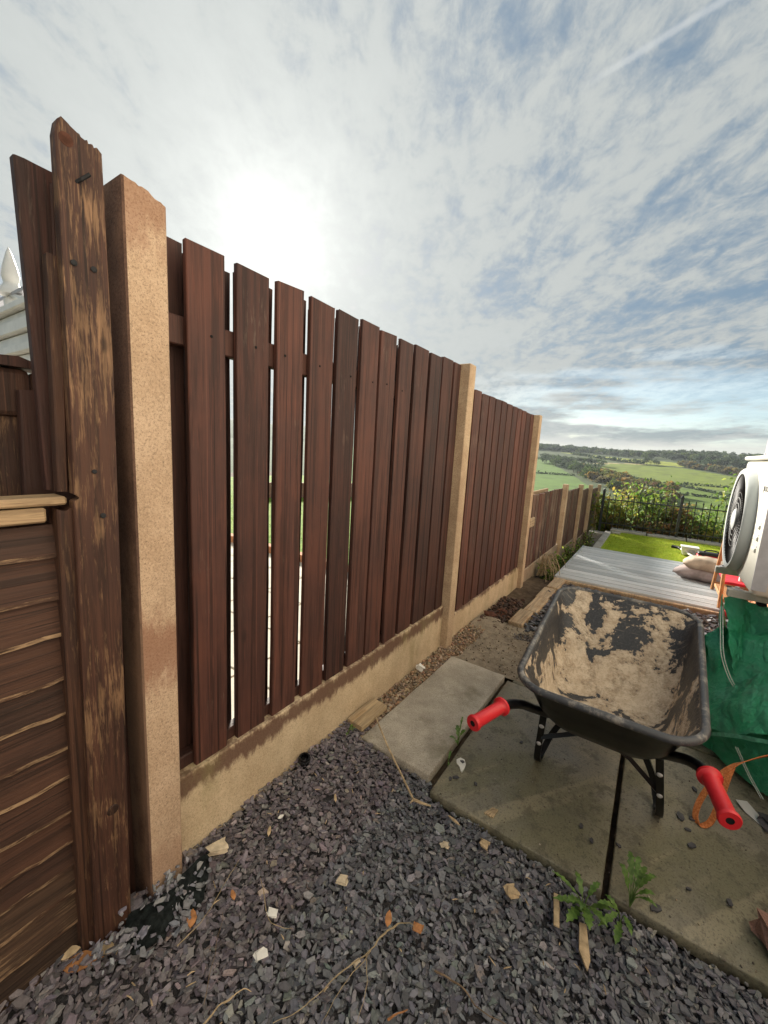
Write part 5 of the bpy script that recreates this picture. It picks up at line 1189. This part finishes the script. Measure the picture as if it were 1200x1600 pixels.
twig([([(-.68, .38, .055), (-.68, .43, .06), (-.67, .47, .06)], .006), ([(-.675, .45, .06), (-.655, .49, .064), (-.64, .50, .06)], .004)], 'leaf_tan', 'broken tan-brown stick at bottom left')
twig([([(-.77, .30, .05), (-.74, .315, .055), (-.71, .305, .055)], .003)], 'stem_straw', 'curled pale root at the bottom left corner')
twig([([(-.35, .66, .05), (-.32, .70, .055)], .006)], 'leaf_orange', 'stubby orange-brown twig at bottom edge centre')
P = []
while len(P) < 230:
    x, y = random.uniform(-1.03, -.88), random.uniform(.30, .62)
    if random.random() < .08 + 2.2*max(0, nz(x, y, 9, 11)): P.append((x, y, .108-.30*(x+1.02)*.9+random.uniform(-.02, .004)))
P = np.array(P); V, F, I = chips(P, .010, .045, (.002, .0055), .4, (1.1, 2.6), 5)
pieces('spilled_slate', V, F, pal(len(P), [(.225, .225, .25), (.185, .187, .215), (.265, .262, .285)], .32)[I], 'slate', kind='stuff', label='slate chips spilling over the black membrane', cat='gravel')
# black weed membrane edge
def memb(pts, seed, nm, label):
    rows = [[Vector(p) for p in r_] for r_ in pts]; Rws = [smooth_path(r_, 8) for r_ in rows]; cols = [smooth_path([r_[i] for r_ in Rws], 8) for i in range(len(Rws[0]))]
    bm = bmesh.new(); g = [[bm.verts.new(p + Vector((.004*nz(p.x, p.y, 1, 60), .004*nz(p.x, p.y, 4, 60), .010*nz(p.x, p.y, seed, 28)-.012)) + Vector((nz(p.y, p.x, 3, 18), nz(p.x, p.y, 8, 18), 0))*.022) for p in c] for c in cols]
    for a, b in zip(g, g[1:]):
        for k in range(len(a)-1): bm.faces.new((a[k], b[k], b[k+1], a[k+1]))
    bmesh.ops.solidify(bm, geom=bm.faces[:], thickness=.002); return obj(nm, bm, 'membrane', None, smooth=True, label=label, cat='membrane', group='torn weed membrane')
memb([[(-1.03, .40, .085), (-1.0, .44, .10), (-.985, .505, .105)], [(-.99, .37, .088), (-.955, .42, .096), (-.95, .48, .10)], [(-.955, .345, .062), (-.915, .385, .070), (-.91, .44, .066)]], 1, 'weed_membrane', 'torn black weed membrane exposed at the foot of the concrete post')
memb([[(-1.0, .52, .115), (-.985, .56, .12), (-.985, .62, .112)], [(-.95, .49, .088), (-.945, .53, .088), (-.955, .59, .085)], [(-.90, .46, .066), (-.90, .50, .066), (-.92, .55, .066)]], 2, 'weed_membrane', 'second black flap of membrane among slate right of the first')
# chips strewn on the slabs
def loose(x, y, s, k, lb, z=.043):
    rs = random.Random(k); o_ = [(s*rs.uniform(.7, 1.1)*math.cos(a+rs.uniform(-.3, .3)), s*.6*rs.uniform(.6, 1.1)*math.sin(a)) for a in np.linspace(0, 5.3, 6)]
    shard('slate_chip', o_, .005, (x, y, z), (rs.uniform(-.05, .05), rs.uniform(-.05, .05), rs.uniform(0, 6)), 'slate_dark', lb, 'slate chip', 'slate chips strewn on the patio')
for k, (x, y, s_, lb) in enumerate(((.245, 1.78, .024, 'long grey slate chip on the patio just right of the right barrow leg'), (.285, 1.80, .018, 'second slate chip beyond the long one right of the barrow leg'), (.265, 1.73, .011, 'tiny slate crumb between barrow leg and orange strap'), (.275, 1.66, .020, 'jagged slate chip on the patio left of the orange loop'), (.36, 1.50, .014, 'slate chip on the patio below the right red grip'), (-.06, 1.50, .013, 'slate chip left of the slab joint, farther of two'), (-.02, 1.46, .012, 'slate chip left of the slab joint, nearer of two'), (.06, 1.50, .012, 'slate chip just right of the patio slab joint'),
        (-.44, 1.44, .012, 'lone slate chip right of the white shell on the patio'), (-.52, 1.42, .015, 'slate chip at the corner between loose slab and patio, larger'), (-.36, 1.80, .011, 'slate chip on the patio behind the left red grip'), (.17, 1.34, .02, 'flat slate chip at the patio edge right of the weeds'), (.30, 1.98, .016, 'slate chip on the patio in front of the green bag'), (-.535, 1.40, .012, 'slate chip at the corner between loose slab and patio, smaller'), (.255, 1.47, .009, 'small slate chip alone in the middle of the right patio slab'))): loose(x, y, s_, k, lb)
# larger dirty debris by the bag
shard('plastic_scrap', [(-.03, .05), (.012, .06), (.03, .0), (.05, -.06), (.02, -.05), (-.02, .0)], .003, (.475, 1.97, .044), (.1, .1, .3), 'white_plastic', 'crumpled clear plastic scrap under the bag corner', 'scrap')
ang_block('rubble_stone', .09, .05, .02, (.54, 1.96, .042), (0, .1, .6), 'slate_dark', 'flat grey rubble stone at the bag corner', 'stone', 31)
ang_block('timber_scrap', .16, .04, .02, (.33, 3.1, .06), (0, .1, .9), 'orange_wood', 'orange timber scrap on the slate above the bag', 'wood offcut', 33)
ang_block('earth_clod', .09, .07, .04, (-.99, 3.15, .02), (0, .1, .4), 'dirt_red', 'reddish clod of earth beside the fence near timber end', 'clod', 35)
ang_block('earth_clod', .12, .08, .05, (-.93, 3.32, .0), (0, .1, 1.4), 'dirt_red', 'larger red-brown clod between timber edging and fence', 'clod', 36)
P = np.array([(random.uniform(-1.05, -.86), random.uniform(2.95, 3.7), .02+random.uniform(0, .03)) for _ in range(420)]); V, F, I = stones(P, .012, .04)
pieces('earth_clods', V, F, pal(420, [(.085, .05, .04), (.12, .07, .05), (.06, .042, .035)], .3)[I], 'stone_pieces', kind='stuff', label='heap of crumbly dark earth against the fence by the timber', cat='earth')
# weeds growing from the joints
def lobed_leaf(bm, base, dirv, L, wd, up=.2, lob=5):
    d = Vector(dirv).normalized(); s = d.cross(Vector((0, 0, 1))).normalized(); prevl = prevr = prevc = None
    n = lob*2+1
    for i in range(n+1):
        f = i/n; env = math.sin(math.pi*min(1, f*.85+.12))*wd/2*(1.0 if i % 2 else .55); p = Vector(base) + d*L*f + Vector((0, 0, up*L*math.sin(f*2.2)))
        c_ = bm.verts.new(p); l_ = bm.verts.new(p + s*env + Vector((0, 0, .12*env+.02*L*(i % 2)))); r_ = bm.verts.new(p - s*env + Vector((0, 0, .12*env-.01*L*(i % 2))))
        if prevc: bm.faces.new((prevc, c_, l_, prevl)); bm.faces.new((prevc, prevr, r_, c_))
        prevl, prevr, prevc = l_, r_, c_
def weed(name, loc, fronds, label, seed, hgt=.06):
    t = empty(name, loc, label=label, cat='weed'); rs = random.Random(seed); bms = bmesh.new()
    n, me_cols = 0, (.10, .19, .035)
    for (a, L, wd, up) in fronds:
        L *= .82; wd *= .72
        bm = bmesh.new(); a = R(a); b = (math.cos(a)*L*.25, math.sin(a)*L*.25, hgt*rs.uniform(.3, .8)); lobed_leaf(bm, b, (math.cos(a), math.sin(a), 0), L*.75, wd, up, rs.choice((3, 4, 5)))
        add_tube(bms, [(0, 0, -.01), (b[0]*.6, b[1]*.6, b[2]*.8), b], .0016, 5)
        o = obj('leaf', bm, 'weed_leaf', t, smooth=True)
    obj('stem', bms, 'stem_green', t); return t
n_, b_ = mat('weed_leaf', .5, .4); c_ = n_.coord('Object', 3); n_.put(b_.inputs['Base Color'], n_.mix(n_.ss(n_.noise(c_, 60, 4), .35, .65), (.055, .115, .02), (.13, .22, .045))); n_.put(b_.inputs['Normal'], n_.bump(n_.noise(c_, 150, 3), .4, .003))
weed('weed', (-.01, 1.20, .05), [(-150, .11, .035, .1), (-110, .12, .045, .1), (-75, .11, .05, .15), (-40, .10, .04, .3), (10, .09, .035, .4), (60, .08, .03, .5), (120, .09, .03, .4), (170, .12, .02, .2), (-95, .07, .04, .6), (-130, .08, .04, .4)], 'bushy green weed wedged under the patio edge at the slab joint', 1, .05)
weed('weed', (.085, 1.235, .05), [(-120, .13, .03, .0), (-95, .12, .035, .05), (-70, .09, .03, .2), (-150, .09, .028, .3), (160, .06, .025, .4)], 'trailing green weed right of the bushy weed', 2, .05)
weed('weed', (.105, 1.30, .05), [(70, .11, .032, .5), (100, .13, .034, .6), (40, .09, .03, .7), (130, .08, .03, .8), (85, .07, .028, 1.0), (10, .07, .03, .5), (-20, .08, .026, .4)], 'upright green weed growing over the patio slab edge', 3, .11)
weed('weed', (-.592, 1.60, .05), [(120, .08, .035, .5), (60, .05, .03, .6), (-80, .06, .03, .5), (-150, .05, .03, .4), (100, .09, .014, .9)], 'small weed with two lobed leaves growing in the joint beside the loose slab', 4, .06)
weed('weed', (-.575, 1.46, .05), [(100, .05, .018, .6), (-60, .04, .016, .4)], 'tiny seedling in the joint under the left grip', 5, .03)
weed('weed', (-1.02, 1.33, .06), [(20, .045, .02, .5), (80, .04, .02, .5), (-60, .05, .02, .4), (-20, .05, .016, .7)], 'tiny pale weed at the end of the timber offcut', 6, .03)
